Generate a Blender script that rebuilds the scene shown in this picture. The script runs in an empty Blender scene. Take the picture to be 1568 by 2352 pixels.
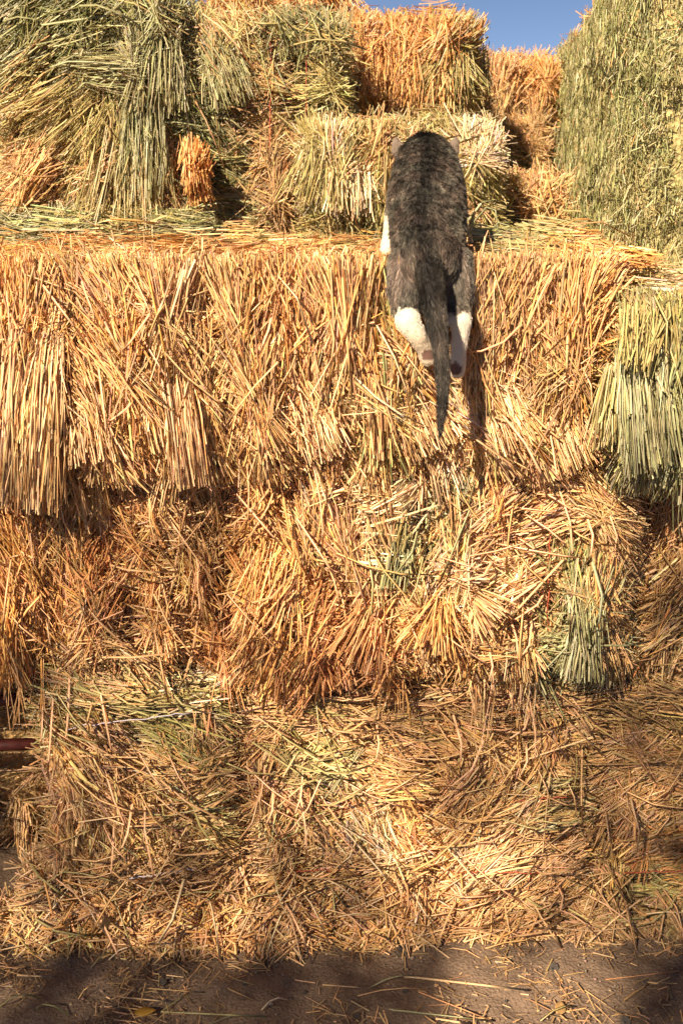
import bpy, bmesh, math
import numpy as np
from mathutils import Vector, Matrix

rng = np.random.default_rng(11)
SC = bpy.context.scene
COL = SC.collection
R = math.radians

# ------------------------------------------------------------------ camera, sky, sun, exposure
F, CX, CY, CAMZ, PITCH = 2450.0, 784.0, 1176.0, 1.5, R(16.4)      # focal length and centre on a 1568 x 2352 frame
cam_d = bpy.data.cameras.new('camera'); cam = bpy.data.objects.new('camera', cam_d); COL.objects.link(cam)
cam_d.sensor_fit = 'VERTICAL'; cam_d.sensor_height = 36.0; cam_d.lens = 36.0 * F / 2352.0
cam_d.clip_start = 0.05; cam_d.clip_end = 3000
cam.location = (0, 0, CAMZ); cam.rotation_euler = (R(90) - PITCH, 0, 0)
cam_d.dof.use_dof = True; cam_d.dof.focus_distance = 1.95; cam_d.dof.aperture_fstop = 7.0
SC.camera = cam
SUN_EL, SUN_AZ = R(36), R(30)                                      # azimuth: degrees to the left of straight behind the camera
SUN = np.array([-math.sin(SUN_AZ) * math.cos(SUN_EL), -math.cos(SUN_AZ) * math.cos(SUN_EL), math.sin(SUN_EL)])
w = bpy.data.worlds.new('World'); SC.world = w; w.use_nodes = True
nt = w.node_tree; bg = nt.nodes['Background']
sky = nt.nodes.new('ShaderNodeTexSky'); sky.sky_type = 'NISHITA'; sky.sun_disc = False
sky.sun_elevation = SUN_EL; sky.sun_rotation = math.atan2(SUN[0], SUN[1])
sky.air_density = 0.42; sky.dust_density = 0.4; sky.ozone_density = 2.0; sky.altitude = 1500
nt.links.new(sky.outputs[0], bg.inputs[0]); bg.inputs[1].default_value = 0.053
sl = bpy.data.lights.new('sun', 'SUN'); sl.energy = 5.0; sl.angle = R(0.53); sl.color = (1.0, 0.86, 0.69)
so = bpy.data.objects.new('sun', sl); COL.objects.link(so)
so.rotation_euler = Vector(SUN).to_track_quat('Z', 'Y').to_euler(); so.location = (-6, -6, 8)
SC.view_settings.view_transform = 'Standard'; SC.view_settings.look = 'None'
SC.view_settings.exposure = 1.33; SC.view_settings.gamma = 1.0
SC.view_settings.use_white_balance = True; SC.view_settings.white_balance_temperature = 7400; SC.view_settings.white_balance_tint = 10
SC.render.engine = 'CYCLES'
SC.cycles.use_denoising = True; SC.cycles.denoiser = 'OPENIMAGEDENOISE'; SC.cycles.denoising_input_passes = 'RGB_ALBEDO_NORMAL'; SC.cycles.denoising_prefilter = 'ACCURATE'
SC.cycles.max_bounces = 9; SC.cycles.diffuse_bounces = 8; SC.cycles.glossy_bounces = 1; SC.cycles.transmission_bounces = 1
SC.cycles.use_adaptive_sampling = True; SC.cycles.adaptive_threshold = 0.03; SC.cycles.caustics_reflective = False; SC.cycles.caustics_refractive = False

cP, sP = math.cos(PITCH), math.sin(PITCH)
def proj(P):
    P = np.asarray(P, float); dz = P[..., 2] - CAMZ
    dep = P[..., 1] * cP - dz * sP; up = P[..., 1] * sP + dz * cP
    return np.stack([CX + F * P[..., 0] / dep, CY - F * up / dep], -1)
def ray(x, y):
    a, b = (x - CX) / F, (CY - y) / F
    return np.array([a, cP + b * sP, -sP + b * cP])
def at(x, y, Y):
    d = ray(x, y); return d * (Y / d[1]) + np.array([0, 0, CAMZ])
def ground_at(x, y, z=0.0):
    d = ray(x, y); return d * ((z - CAMZ) / d[2]) + np.array([0, 0, CAMZ])

# ------------------------------------------------------------------ helpers
def tag(o, label=None, cat=None, group=None, kind=None):
    if label: o['label'] = label
    if cat: o['category'] = cat
    if group: o['group'] = group
    if kind: o['kind'] = kind
    return o
def empty(name, loc, label, cat, group=None):
    o = bpy.data.objects.new(name, None); COL.objects.link(o); o.location = loc; o.empty_display_size = 0.05
    return tag(o, label, cat, group)
def link(name, me, mat=None, parent=None, loc=None):
    o = bpy.data.objects.new(name, me); COL.objects.link(o)
    if mat is not None and not me.materials: me.materials.append(mat)
    if parent is not None: o.parent = parent
    if loc is not None: o.location = loc
    return o
def unit(v):
    v = np.asarray(v, float); return v / np.maximum(np.linalg.norm(v, axis=-1, keepdims=True), 1e-9)
_nd = rng.normal(size=(10, 3)); _nd /= np.linalg.norm(_nd, axis=1)[:, None]; _np = rng.uniform(0, 6.28, 10)
def noise(P, scale):
    P = np.asarray(P, float) / scale; s = np.zeros(P.shape[:-1])
    for k in range(10): s += np.sin(P @ _nd[k] * 6.28 * (0.6 + 0.17 * k) + _np[k])
    return s / 3.2
def mesh_from(name, V, faces_flat, sizes, col=None, smooth=True):
    me = bpy.data.meshes.new(name)
    V = np.asarray(V, np.float32); n = len(sizes)
    me.vertices.add(len(V)); me.vertices.foreach_set('co', V.ravel())
    me.loops.add(len(faces_flat)); me.loops.foreach_set('vertex_index', np.asarray(faces_flat, np.int32))
    me.polygons.add(n)
    st = np.zeros(n, np.int32); st[1:] = np.cumsum(sizes)[:-1]
    me.polygons.foreach_set('loop_start', st)
    if smooth: me.polygons.foreach_set('use_smooth', np.ones(n, bool))
    if col is not None:
        a = me.color_attributes.new('Col', 'FLOAT_COLOR', 'POINT')
        a.data.foreach_set('color', np.concatenate([col, np.ones((len(col), 1))], 1).astype(np.float32).ravel())
    me.update(calc_edges=True); me.validate(verbose=False)
    return me

def nodes(name):
    m = bpy.data.materials.new(name); m.use_nodes = True
    t = m.node_tree; p = t.nodes['Principled BSDF']; return m, t, p
def straw_material():
    m, t, p = nodes('straw')
    a = t.nodes.new('ShaderNodeAttribute'); a.attribute_name = 'Col'
    tc = t.nodes.new('ShaderNodeTexCoord'); nz = t.nodes.new('ShaderNodeTexNoise'); nz.inputs['Scale'].default_value = 60; nz.inputs['Detail'].default_value = 3
    t.links.new(tc.outputs['Object'], nz.inputs['Vector'])
    mr = t.nodes.new('ShaderNodeMapRange'); mr.inputs[1].default_value = .3; mr.inputs[2].default_value = .7; mr.inputs[3].default_value = .78; mr.inputs[4].default_value = 1.18
    t.links.new(nz.outputs[0], mr.inputs[0])
    mx = t.nodes.new('ShaderNodeVectorMath'); mx.operation = 'MULTIPLY'
    t.links.new(a.outputs['Color'], mx.inputs[0]); t.links.new(mr.outputs[0], mx.inputs[1])
    t.links.new(mx.outputs[0], p.inputs['Base Color'])
    p.inputs['Roughness'].default_value = 0.36; p.inputs['Specular IOR Level'].default_value = 0.55
    tr = t.nodes.new('ShaderNodeBsdfTranslucent'); t.links.new(mx.outputs[0], tr.inputs[0])
    mix = t.nodes.new('ShaderNodeMixShader'); mix.inputs[0].default_value = 0.22
    t.links.new(p.outputs[0], mix.inputs[1]); t.links.new(tr.outputs[0], mix.inputs[2])
    t.links.new(mix.outputs[0], t.nodes['Material Output'].inputs[0])
    return m
M_STRAW = straw_material()
def simple(name, col, rough=.7, nscale=0, namp=.3, bump=0.0):
    m, t, p = nodes(name); p.inputs['Roughness'].default_value = rough
    if nscale:
        tc = t.nodes.new('ShaderNodeTexCoord'); nz = t.nodes.new('ShaderNodeTexNoise'); nz.inputs['Scale'].default_value = nscale; nz.inputs['Detail'].default_value = 6
        t.links.new(tc.outputs['Object'], nz.inputs['Vector'])
        cr = t.nodes.new('ShaderNodeValToRGB')
        cr.color_ramp.elements[0].position = .3; cr.color_ramp.elements[1].position = .7
        cr.color_ramp.elements[0].color = tuple(c * (1 - namp) for c in col) + (1,); cr.color_ramp.elements[1].color = tuple(min(1, c * (1 + namp)) for c in col) + (1,)
        t.links.new(nz.outputs[0], cr.inputs[0]); t.links.new(cr.outputs[0], p.inputs['Base Color'])
        if bump:
            b = t.nodes.new('ShaderNodeBump'); b.inputs['Strength'].default_value = 1; b.inputs['Distance'].default_value = bump
            t.links.new(nz.outputs[0], b.inputs['Height']); t.links.new(b.outputs[0], p.inputs['Normal'])
    else: p.inputs['Base Color'].default_value = tuple(col) + (1,)
    return m
M_CORE = simple('straw_core', (.58, .37, .16), .9, 90, .6, .01)
M_CORE_G = simple('hay_core', (.38, .31, .14), .9, 90, .6, .01)

# palettes: linear base colours of stems
PAL = {
 'o': [(.68, .38, .13), (.64, .34, .11), (.72, .44, .19), (.66, .40, .17)],
 't': [(.68, .46, .22), (.72, .51, .27), (.62, .40, .18), (.66, .47, .24), (.66, .38, .15)],
 'b': [(.60, .39, .17), (.55, .35, .15), (.65, .43, .20), (.58, .39, .18)],
 'r': [(.58, .30, .12), (.52, .26, .10), (.64, .36, .16)],
 'w': [(.78, .62, .37), (.74, .56, .31), (.80, .66, .45)],
 'g': [(.36, .32, .16), (.42, .37, .19), (.47, .41, .23), (.33, .29, .13)],
 's': [(.50, .45, .28), (.55, .50, .32), (.44, .40, .23), (.42, .37, .19)],
 'G': [(.19, .17, .06), (.25, .22, .09), (.30, .26, .11), (.40, .33, .14)],
 'y': [(.54, .42, .19), (.58, .46, .23), (.48, .38, .16), (.60, .46, .22)],
 'k': [(.42, .28, .12), (.38, .25, .11), (.46, .32, .14)],
 'a': [(.50, .44, .21), (.56, .48, .25), (.43, .39, .18), (.39, .36, .15), (.62, .52, .29)],
}
for _k, _m in (('otbrwk', (1.12, 1.07, 1.17)), ('gG', (.80, .87, .86)), ('s', (.84, .87, .80)), ('y', (.84, .88, .84)), ('a', (.68, .72, .70))):
    for _p in _k: PAL[_p] = [tuple(min(.86, q * f) for q, f in zip(c, _m)) for c in PAL[_p]]
class Straw:
    """collects bent three-sided stems; build() links them as one mesh"""
    def __init__(self): self.b = []
    def add(self, P0, D0, D1, L, r, c, flat=None):
        n = len(P0)
        if n == 0: return
        self.b.append((np.asarray(P0), unit(D0), unit(D1), np.broadcast_to(L, n).astype(float), np.broadcast_to(r, n).astype(float), np.asarray(c),
                       np.broadcast_to(.75 if flat is None else flat, n).astype(float)))
    def arrays(self): return [np.concatenate([q[k] for q in self.b]) for k in range(7)]
    def build(self, name, parent, off, rings=3, stuff=True, mat=None):
        A = self.arrays(); r, L = A[4], A[3]; V, C, Fl, S = [], [], [], []; base = 0
        short = L < .065; thick = (r > .00185) & ~short
        if rings == 4: thick[:] = True; short[:] = False
        if rings == 2: short[:] = True; thick[:] = False
        for mask, K, tube in ((thick, max(3, rings), True), (~thick & ~short, 3, False), (short & ~thick, 2, False)):
            if not mask.any(): continue
            v, c, f, z = self.strips([q[mask] for q in A], K, tube)
            V.append(v); C.append(c); Fl.append(f + base); S.append(z); base += len(v)
        me = mesh_from(name, np.concatenate(V) - np.asarray(off), np.concatenate(Fl), np.concatenate(S), np.clip(np.concatenate(C), 0, .9), smooth=False)
        o = link(name, me, mat or M_STRAW, parent)
        if stuff: o['kind'] = 'stuff'
        return o
    def strips(self, A, K, tube):
        """thick stems are closed three-sided tubes; fine ones are split stems, open V-shaped strips"""
        P0, D0, D1, L, r, c, fl = A; n = len(P0)
        side0 = unit(np.cross(D0 + D1, unit(rng.normal(size=(n, 3)))))
        t = np.linspace(0, 1, K); V = np.zeros((n, K, 3, 3)); taper = np.linspace(1.0, .8, K)
        for k in range(K):
            pos = P0 + L[:, None] * (D0 * (t[k] - t[k] ** 2 / 2) + D1 * (t[k] ** 2 / 2))
            tan = unit(D0 * (1 - t[k]) + D1 * t[k])
            s = unit(side0 - tan * np.sum(side0 * tan, 1)[:, None]); q = np.cross(tan, s)
            for j in range(3):
                if tube: a = j * 2.0944; w = s * math.cos(a) + q * math.sin(a) * fl[:, None]
                else: w = s * (j - 1) * 1.05 + q * (.55 if j == 1 else -.25)
                V[:, k, j] = pos + w * (r * taper[k])[:, None]
        C = np.repeat(c * rng.uniform(.9, 1.08, (n, 1)), K * 3, 0)
        base = (np.arange(n) * K * 3)[:, None]; quads = []
        for k in range(K - 1):
            for j in range(3 if tube else 2):
                j2 = (j + 1) % 3; quads.append([k * 3 + j, k * 3 + j2, k * 3 + 3 + j2, k * 3 + 3 + j])
        f = (base + np.array(quads).ravel()).ravel(); z = np.full(n * len(quads), 4)
        if tube:
            f = np.concatenate([f, (base + np.array([(K - 1) * 3, (K - 1) * 3 + 1, (K - 1) * 3 + 2])).ravel()]); z = np.concatenate([z, np.full(n, 3)])
        return V.reshape(-1, 3), C, f, z

def pick(pal, n, var=.16):
    out = np.zeros((n, 3)); base = np.array(PAL[pal]); out = base[rng.integers(0, len(base), n)]
    return out * np.exp(rng.normal(0, var, (n, 1))) * np.exp(rng.normal(0, .05, (n, 3)))

class Face:
    """a bale face: origin corner O, edges U and V, outward normal N, slightly pillowed"""
    def __init__(self, O, U, V, lump=.018, rr=.06):
        self.O, self.U, self.V = map(lambda q: np.asarray(q, float), (O, U, V))
        self.lu, self.lv = np.linalg.norm(self.U), np.linalg.norm(self.V)
        self.u, self.v = self.U / self.lu, self.V / self.lv
        self.n = np.cross(self.u, self.v); self.lump, self.rr = lump, rr
    def pt(self, a, b, h=0.0):                                     # point on the pillowed surface
        P = self.O + a[:, None] * self.u + b[:, None] * self.v
        e = np.zeros(len(a))
        for d in (a, self.lu - a, b, self.lv - b):
            e -= self.rr * .75 * np.clip(1 - d / self.rr, 0, 1.6) ** 2
        e += self.lump * (noise(P, .17) + .35 * noise(P + 4, .06))
        return P + (e + h)[:, None] * self.n

def lookup(ctrl, P):
    px = proj(P) + rng.normal(0, 32, (len(P), 2))
    c = np.array([[q[0], q[1]] for q in ctrl], float)
    d = ((px[:, None, :] - c[None]) ** 2).sum(2)
    return d.argmin(1)

def field(acc, face, ctrl, nb, per=(6, 17), rad=(.0007, .0028), depth=(-.012, .02), over=.03, wscale=1.0, lscale=1.0, jit=5.0):
    """nb bundles of near-parallel stems laid over a face, each taking its direction, length, lift and colour from the nearest control"""
    a = rng.uniform(0, face.lu, nb); b = rng.uniform(0, face.lv, nb)
    px = proj(face.pt(a, b)); far_ = ((px[:, 0] < -110) | (px[:, 0] > 1680)) & (rng.random(nb) < .7)      # well outside the view: sparser
    a, b = a[~far_], b[~far_]; nb = len(a)
    P = face.pt(a, b); k = lookup(ctrl, P)
    for i in range(nb):
        x, y, ang, spr, ln, lift, pal = ctrl[k[i]][:7]
        A = R(ang + rng.normal(0, spr)); n = int(rng.integers(*per))
        Lb = ln * .01 * lscale * rng.uniform(.6, 1.2); wid = rng.uniform(.010, .034) * wscale
        fan = rng.normal(0, R(9)); q = rng.uniform(-1, 1, n)
        ai = A + fan * q + rng.normal(0, R(jit), n)
        L = Lb * rng.uniform(.45, 1.1, n)
        da, db = np.cos(ai), np.sin(ai)
        ca = a[i] - math.sin(A) * q * wid + da * rng.normal(0, .22 * Lb, n); cb = b[i] + math.cos(A) * q * wid + db * rng.normal(0, .22 * Lb, n)
        for cc, dd, lim in ((ca, da, face.lu), (cb, db, face.lv)):
            lo = np.minimum(cc - dd * L / 2, cc + dd * L / 2); hi = np.maximum(cc - dd * L / 2, cc + dd * L / 2)
            sh = np.maximum(0, -over * rng.uniform(.2, 1.2, n) - lo) - np.maximum(0, hi - lim - over * rng.uniform(.2, 1.2, n)); cc += sh
        h = rng.uniform(depth[0], depth[1]) + rng.uniform(-.008, .008, n)
        C = face.pt(np.clip(ca, -.03, face.lu + .03), np.clip(cb, -.03, face.lv + .03), h)
        d = da[:, None] * face.u + db[:, None] * face.v
        lf = .5 * np.tan(R(lift) * rng.uniform(-.1, 1.1)) + rng.normal(0, .06, n)
        D0 = unit(d - face.n * (.03 + .08 * rng.random(n))[:, None] + rng.normal(0, .07, (n, 3))); D1 = unit(d + face.n * lf[:, None] + rng.normal(0, .15, (n, 3)))
        P0 = C - (D0 + D1) * .5 * (L * .5)[:, None] + face.n * (.25 * lf.clip(0) * L)[:, None] * .6
        p2 = pal if rng.random() > .12 else rng.choice(['t', 'b', 'o'] if pal in 'otbrwk' else ['g', 'y', 'b'])
        acc.add(P0, D0, D1, L, rad[0] + (rad[1] - rad[0]) * rng.random(n) ** 2.3, pick(p2, n) * math.exp(rng.normal(-.02, .17)) * [1, math.exp(rng.normal(0, .045)), math.exp(rng.normal(0, .10))], rng.choice([.5, .8, .9], n))

def mat_layer(acc, face, ctrl, n, depth=(-.022, .002), rad=(.0008, .0018), L=(.03, .13), spread=40, dark=.95):
    """scattered short stems that close the surface under the bundles"""
    a = rng.uniform(-.01, face.lu + .01, n); b = rng.uniform(-.01, face.lv + .01, n)
    px = proj(face.pt(a, b)); far_ = ((px[:, 0] < -110) | (px[:, 0] > 1680)) & (rng.random(n) < .6)
    a, b = a[~far_], b[~far_]; n = len(a)
    P = face.pt(a, b, rng.uniform(depth[0], depth[1], n)); k = lookup(ctrl, P)
    ang = np.radians(np.array([ctrl[q][2] for q in k]) + rng.normal(0, spread, n))
    d = np.cos(ang)[:, None] * face.u + np.sin(ang)[:, None] * face.v
    LL = rng.uniform(L[0], L[1], n)
    D0 = unit(d + rng.normal(0, .12, (n, 3))); D1 = unit(d + rng.normal(0, .15, (n, 3)))
    c = np.zeros((n, 3)); pals = np.array([ctrl[q][6] for q in k])
    for p in set(pals): c[pals == p] = pick(p, int((pals == p).sum()))
    acc.add(P - d * (LL / 2)[:, None], D0, D1, LL, rng.uniform(rad[0], rad[1], n), c * dark)

def tuft(acc, root, tip, n, w0, w1, pal, thick=.02, rad=(.0015, .003), sag=.0, jit=.08, var=.16):
    """a sheaf: stems from around root to around tip (world points), optionally sagging"""
    root, tip = np.asarray(root, float), np.asarray(tip, float); d = tip - root; L = np.linalg.norm(d)
    du = d / L; s = unit(np.cross(du, [0, 1, 0.01])); q = unit(np.cross(du, s))
    a = rng.uniform(-1, 1, n); b = rng.uniform(-1, 1, n)
    st = rng.uniform(0, .45, n); root = root + np.array([0, .02, 0])
    A = root + s * (a * w0)[:, None] + q * (b * thick)[:, None] + d * st[:, None]
    B = tip + s * (a * w1 + rng.normal(0, .15 * w1 + .002, n))[:, None] + q * (b * thick)[:, None] - d * (rng.random(n) ** 1.4 * .6)[:, None]
    dd = B - A; LL = np.linalg.norm(dd, axis=1); dn = dd / LL[:, None]
    bend = np.array([0, 0, sag]) + rng.normal(0, jit, (n, 3))
    acc.add(A, dn + bend, dn - bend, LL, rad[0] + (rad[1] - rad[0]) * rng.random(n) ** 2.2, pick(pal, n, var), rng.choice([.5, .8, .9], n))

def core_mesh(box, inset=.03, seed=0, cuts=9):
    x0, x1, y0, y1, z0, z1 = box
    bm = bmesh.new(); bmesh.ops.create_cube(bm, size=2); bmesh.ops.subdivide_edges(bm, edges=bm.edges[:], cuts=cuts, use_grid_fill=True)
    c = np.array([(x0 + x1) / 2, (y0 + y1) / 2, (z0 + z1) / 2]); h = np.array([(x1 - x0) / 2, (y1 - y0) / 2, (z1 - z0) / 2]) - inset
    V = np.array([v.co[:] for v in bm.verts]); V = V / (np.sum(np.abs(V) ** 9, 1) ** (1 / 9))[:, None]
    W = V * h; W = W + unit(V) * (noise(W + c, .2) * .014)[:, None]
    for v, p in zip(bm.verts, W): v.co = p + [0, 0, h[2] + inset]
    me = bpy.data.meshes.new('bale_body'); bm.to_mesh(me); bm.free()
    for p in me.polygons: p.use_smooth = True
    return me, (c[0], c[1], z0)

# single long stems that stand out on a bale: shared meshes, one object each
def stem_proto(pal, bend, kink):
    acc = Straw(); D0 = np.array([[1, 0, bend]]); D1 = np.array([[1, kink, -bend]])
    acc.add(np.array([[-.5, 0, 0]]), D0, D1, 1.0, .0024, pick(pal, 1, .05), .8)
    o = acc.build('straw_stem', None, (0, 0, 0), rings=4, stuff=False); me = o.data; bpy.data.objects.remove(o); return me
STEMS = {p: [stem_proto(p, b, k) for b, k in ((.0, .0), (.08, .05), (.16, -.08))] for p in 'otbwgyks'}
def lay_stem(parent, off, C, d, n, L, pal, thick=1.0, name='straw_stem', kinds=3):
    d = unit(d); n = unit(n - d * np.dot(d, n)); s = np.cross(n, d)
    o = bpy.data.objects.new(name, STEMS[pal][rng.integers(0, kinds)]); COL.objects.link(o); o.parent = parent
    Mx = Matrix(((d[0], s[0], n[0], 0), (d[1], s[1], n[1], 0), (d[2], s[2], n[2], 0), (0, 0, 0, 1)))
    p = np.asarray(C) - np.asarray(off)
    o.matrix_basis = Matrix.Translation(p.tolist()) @ Mx @ Matrix.Diagonal((L, thick, thick, 1)); return o
def scatter_stems(parent, off, face, ctrl, n, L=(.08, .2), spread=28, thick=(.8, 1.35), h=(.012, .03), pals=None):
    a = rng.uniform(.02, face.lu - .02, n); b = rng.uniform(.02, face.lv - .02, n)
    P = face.pt(a, b, rng.uniform(*h, n)); k = lookup(ctrl, P)
    pxy = proj(P)
    for i in range(n):
        if 860 < pxy[i, 0] < 1110 and 540 < pxy[i, 1] < 780: continue     # no long stems where the cat hangs
        A = R(ctrl[k[i]][2] + rng.normal(0, spread)); d = math.cos(A) * face.u + math.sin(A) * face.v + face.n * rng.normal(0, .07)
        pal = ctrl[k[i]][6] if pals is None else rng.choice(list(pals))
        pal = {'r': 'o', 'G': 'g', 'a': 'y'}.get(pal, pal)
        lay_stem(parent, off, P[i], d, face.n, rng.uniform(*L), pal, rng.uniform(*thick))

M_TWINE = {'red': simple('twine_red', (.34, .07, .035), .5), 'lilac': simple('twine_lilac', (.46, .42, .50), .4)}
def twine(parent, off, pts, col, r=.0016):
    cu = bmesh.new(); pts = [np.asarray(p, float) - np.asarray(off) for p in pts]
    P = []
    for i in range(len(pts) - 1):
        for t in np.linspace(0, 1, 14, endpoint=False): P.append(pts[i] * (1 - t) + pts[i + 1] * t)
    P.append(pts[-1]); P = np.array(P); P += rng.normal(0, .0012, P.shape)
    rings = []
    for i, p in enumerate(P):
        tn = unit(P[min(i + 1, len(P) - 1)] - P[max(i - 1, 0)]); s = unit(np.cross(tn, [.3, .5, .8])); q = np.cross(tn, s)
        rings.append([cu.verts.new(p + (s * math.cos(a) + q * math.sin(a)) * r) for a in np.arange(6) * 1.0472])
    for A, B in zip(rings[:-1], rings[1:]):
        for j in range(6): cu.faces.new((A[j], A[(j + 1) % 6], B[(j + 1) % 6], B[j]))
    me = bpy.data.meshes.new('baling_twine'); cu.to_mesh(me); cu.free()
    for f in me.polygons: f.use_smooth = True
    return link('baling_twine', me, M_TWINE[col], parent)

def bale(name, label, box, ctrl, group, nb=dict(front=300), mats=dict(front=3000), core='s', per=(6, 17), rad=(.0007, .0028), stems=0, lump=.026,
         rot=0.0, wscale=1.0, lscale=1.0, depth=(-.012, .02), tufts=None, stem_pals=None, rings=3, dark=.95, over=.03, stemL=(.08, .2), spread=40, rr=.06, jit=5.0, fringe=34):
    x0, x1, y0, y1, z0, z1 = box
    me, loc = core_mesh(box, .022); root = empty(name, loc, label, 'hay bale' if 'hay' in name else 'straw bale', group)
    link('bale_body', me, M_CORE if core == 's' else M_CORE_G, root)
    fs = {'front': Face((x0, y0, z0), (x1 - x0, 0, 0), (0, 0, z1 - z0), lump, rr),
          'top': Face((x0, y0, z1), (x1 - x0, 0, 0), (0, (y1 - y0) if z0 > 1 else .3, 0), lump, rr),
          'left': Face((x0, y1, z0), (0, y0 - y1, 0), (0, 0, z1 - z0), lump, rr),
          'right': Face((x1, y0, z0), (0, y1 - y0, 0), (0, 0, z1 - z0), lump, rr)}
    acc = Straw()
    for k, n in mats.items(): mat_layer(acc, fs[k], ctrl, int(n * 1.6), rad=(rad[0] * .9, rad[1] * .6), dark=dark, spread=spread)
    for k, n in nb.items(): field(acc, fs[k], ctrl, n, per, rad, depth, over, wscale, lscale, jit)
    for k in ('front', 'top'):                                      # chaff and broken bits
        if k in nb: mat_layer(acc, fs[k], ctrl, int((5200 if k == 'front' else 1600) * fs[k].lu * fs[k].lv), depth=(-.008, .012), rad=(.0006, .0019), L=(.008, .032), spread=70, dark=1.0)
    if fringe:                                                      # sheaves that droop over the lower edge and ragged ends at the vertical edges
        fc = fs['front']; nf = int(fringe * fc.lu)
        for k in range(nf):
            aa = rng.uniform(0, fc.lu); vb = rng.uniform(.03, .14); ang = R(-90 + rng.normal(0, 22)); Lf = rng.uniform(.07, .17)
            rt = fc.pt(np.array([aa]), np.array([vb]), .005)[0]; tp = rt + Lf * (math.cos(ang) * fc.u + math.sin(ang) * fc.v) + fc.n * rng.uniform(-.01, .035)
            tuft(acc, rt, tp, int(rng.integers(8, 34)), rng.uniform(.01, .03), rng.uniform(.015, .045), ctrl[lookup(ctrl, rt[None])[0]][6], .012, rad, jit=.07)
        for k in range(int(fringe * fc.lv * .8)):
            sd = rng.choice([-1, 1]); vb = rng.uniform(.03, fc.lv - .02); ang = R(rng.normal(-25, 35)); Lf = rng.uniform(.04, .10)
            rt = fc.pt(np.array([.05 if sd < 0 else fc.lu - .05]), np.array([vb]), -.005)[0]; tp = rt + Lf * (sd * math.cos(ang) * fc.u + math.sin(ang) * fc.v) + fc.n * rng.uniform(-.02, .03)
            tuft(acc, rt, tp, int(rng.integers(5, 16)), rng.uniform(.01, .025), rng.uniform(.015, .04), ctrl[lookup(ctrl, rt[None])[0]][6], .012, rad, jit=.08)
    acc.build('straw' if core == 's' else 'hay', root, loc, rings)
    if tufts:
        for (r0, Y0, r1, Y1, n, w0, w1, pal, th) in tufts:
            if Y1 < 2: Y0 -= .012; Y1 -= .024
            ta = Straw(); tuft(ta, at(r0[0], r0[1], Y0), at(r1[0], r1[1], Y1), n, w0, w1, pal, th, rad)
            ta.build('straw_tuft' if core == 's' else 'hay_tuft', root, loc, rings)
    if stems: scatter_stems(root, loc, fs['front'], ctrl, stems, pals=stem_pals, L=stemL)
    root['_f'] = 0; del root['_f']
    return root, loc, fs

# ------------------------------------------------------------------ ground
def build_ground():
    def axis(lo, hi, a, b, fine):
        mid = np.arange(a, b + 1e-6, fine)
        out_hi = b + np.cumsum(fine * 1.35 ** np.arange(1, 60)); out_hi = out_hi[out_hi < hi]
        out_lo = a - np.cumsum(fine * 1.35 ** np.arange(1, 60)); out_lo = out_lo[out_lo > lo]
        return np.concatenate([[lo], out_lo[::-1], mid, out_hi, [hi]])
    xs = axis(-900, 900, -1.0, 1.0, .009); ys = axis(-900, 900, 1.3, 2.2, .009)
    X, Y = np.meshgrid(xs, ys); P = np.stack([X.ravel(), Y.ravel(), np.zeros(X.size)], 1)
    near = np.exp(-((P[:, 0] / 3) ** 2 + ((P[:, 1] - 1.8) / 3) ** 2))
    P[:, 2] = near * (noise(P, .5) * .006 + noise(P + 3, .13) * .003 + noise(P + 7, .04) * .0016) - .004 * near
    nx, ny = len(xs), len(ys); i, j = np.meshgrid(np.arange(nx - 1), np.arange(ny - 1)); b = (j * nx + i).ravel()
    fl = np.stack([b, b + 1, b + 1 + nx, b + nx], 1).ravel()
    me = mesh_from('ground', P, fl, np.full(len(b), 4))
    m, t, p = nodes('dirt'); tc = t.nodes.new('ShaderNodeTexCoord')
    n1 = t.nodes.new('ShaderNodeTexNoise'); n1.inputs['Scale'].default_value = 7; n1.inputs['Detail'].default_value = 8
    n2 = t.nodes.new('ShaderNodeTexNoise'); n2.inputs['Scale'].default_value = 160; n2.inputs['Detail'].default_value = 6
    v = t.nodes.new('ShaderNodeTexVoronoi'); v.inputs['Scale'].default_value = 150
    for q in (n1, n2, v): t.links.new(tc.outputs['Object'], q.inputs['Vector'])
    cr = t.nodes.new('ShaderNodeValToRGB'); cr.color_ramp.elements[0].position = .3; cr.color_ramp.elements[1].position = .72
    cr.color_ramp.elements[0].color = (.088, .058, .040, 1); cr.color_ramp.elements[1].color = (.215, .148, .104, 1)
    ad = t.nodes.new('ShaderNodeMath'); ad.operation = 'MULTIPLY_ADD'; ad.inputs[1].default_value = .55
    t.links.new(n2.outputs[0], ad.inputs[0])
    m2 = t.nodes.new('ShaderNodeMath'); m2.operation = 'MULTIPLY'; m2.inputs[1].default_value = .45; t.links.new(n1.outputs[0], m2.inputs[0]); t.links.new(m2.outputs[0], ad.inputs[2])
    t.links.new(ad.outputs[0], cr.inputs[0]); t.links.new(cr.outputs[0], p.inputs['Base Color'])
    p.inputs['Roughness'].default_value = .92
    bp = t.nodes.new('ShaderNodeBump'); bp.inputs['Strength'].default_value = .9; bp.inputs['Distance'].default_value = .004
    t.links.new(n2.outputs[0], bp.inputs['Height'])
    b2 = t.nodes.new('ShaderNodeBump'); b2.inputs['Strength'].default_value = .5; b2.inputs['Distance'].default_value = .004; b2.invert = True
    t.links.new(v.outputs['Distance'], b2.inputs['Height']); t.links.new(bp.outputs[0], b2.inputs['Normal']); t.links.new(b2.outputs[0], p.inputs['Normal'])
    o = link('ground', me, m); o['kind'] = 'structure'; o['label'] = 'brown packed dirt ground in front of the stack'
build_ground()

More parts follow.
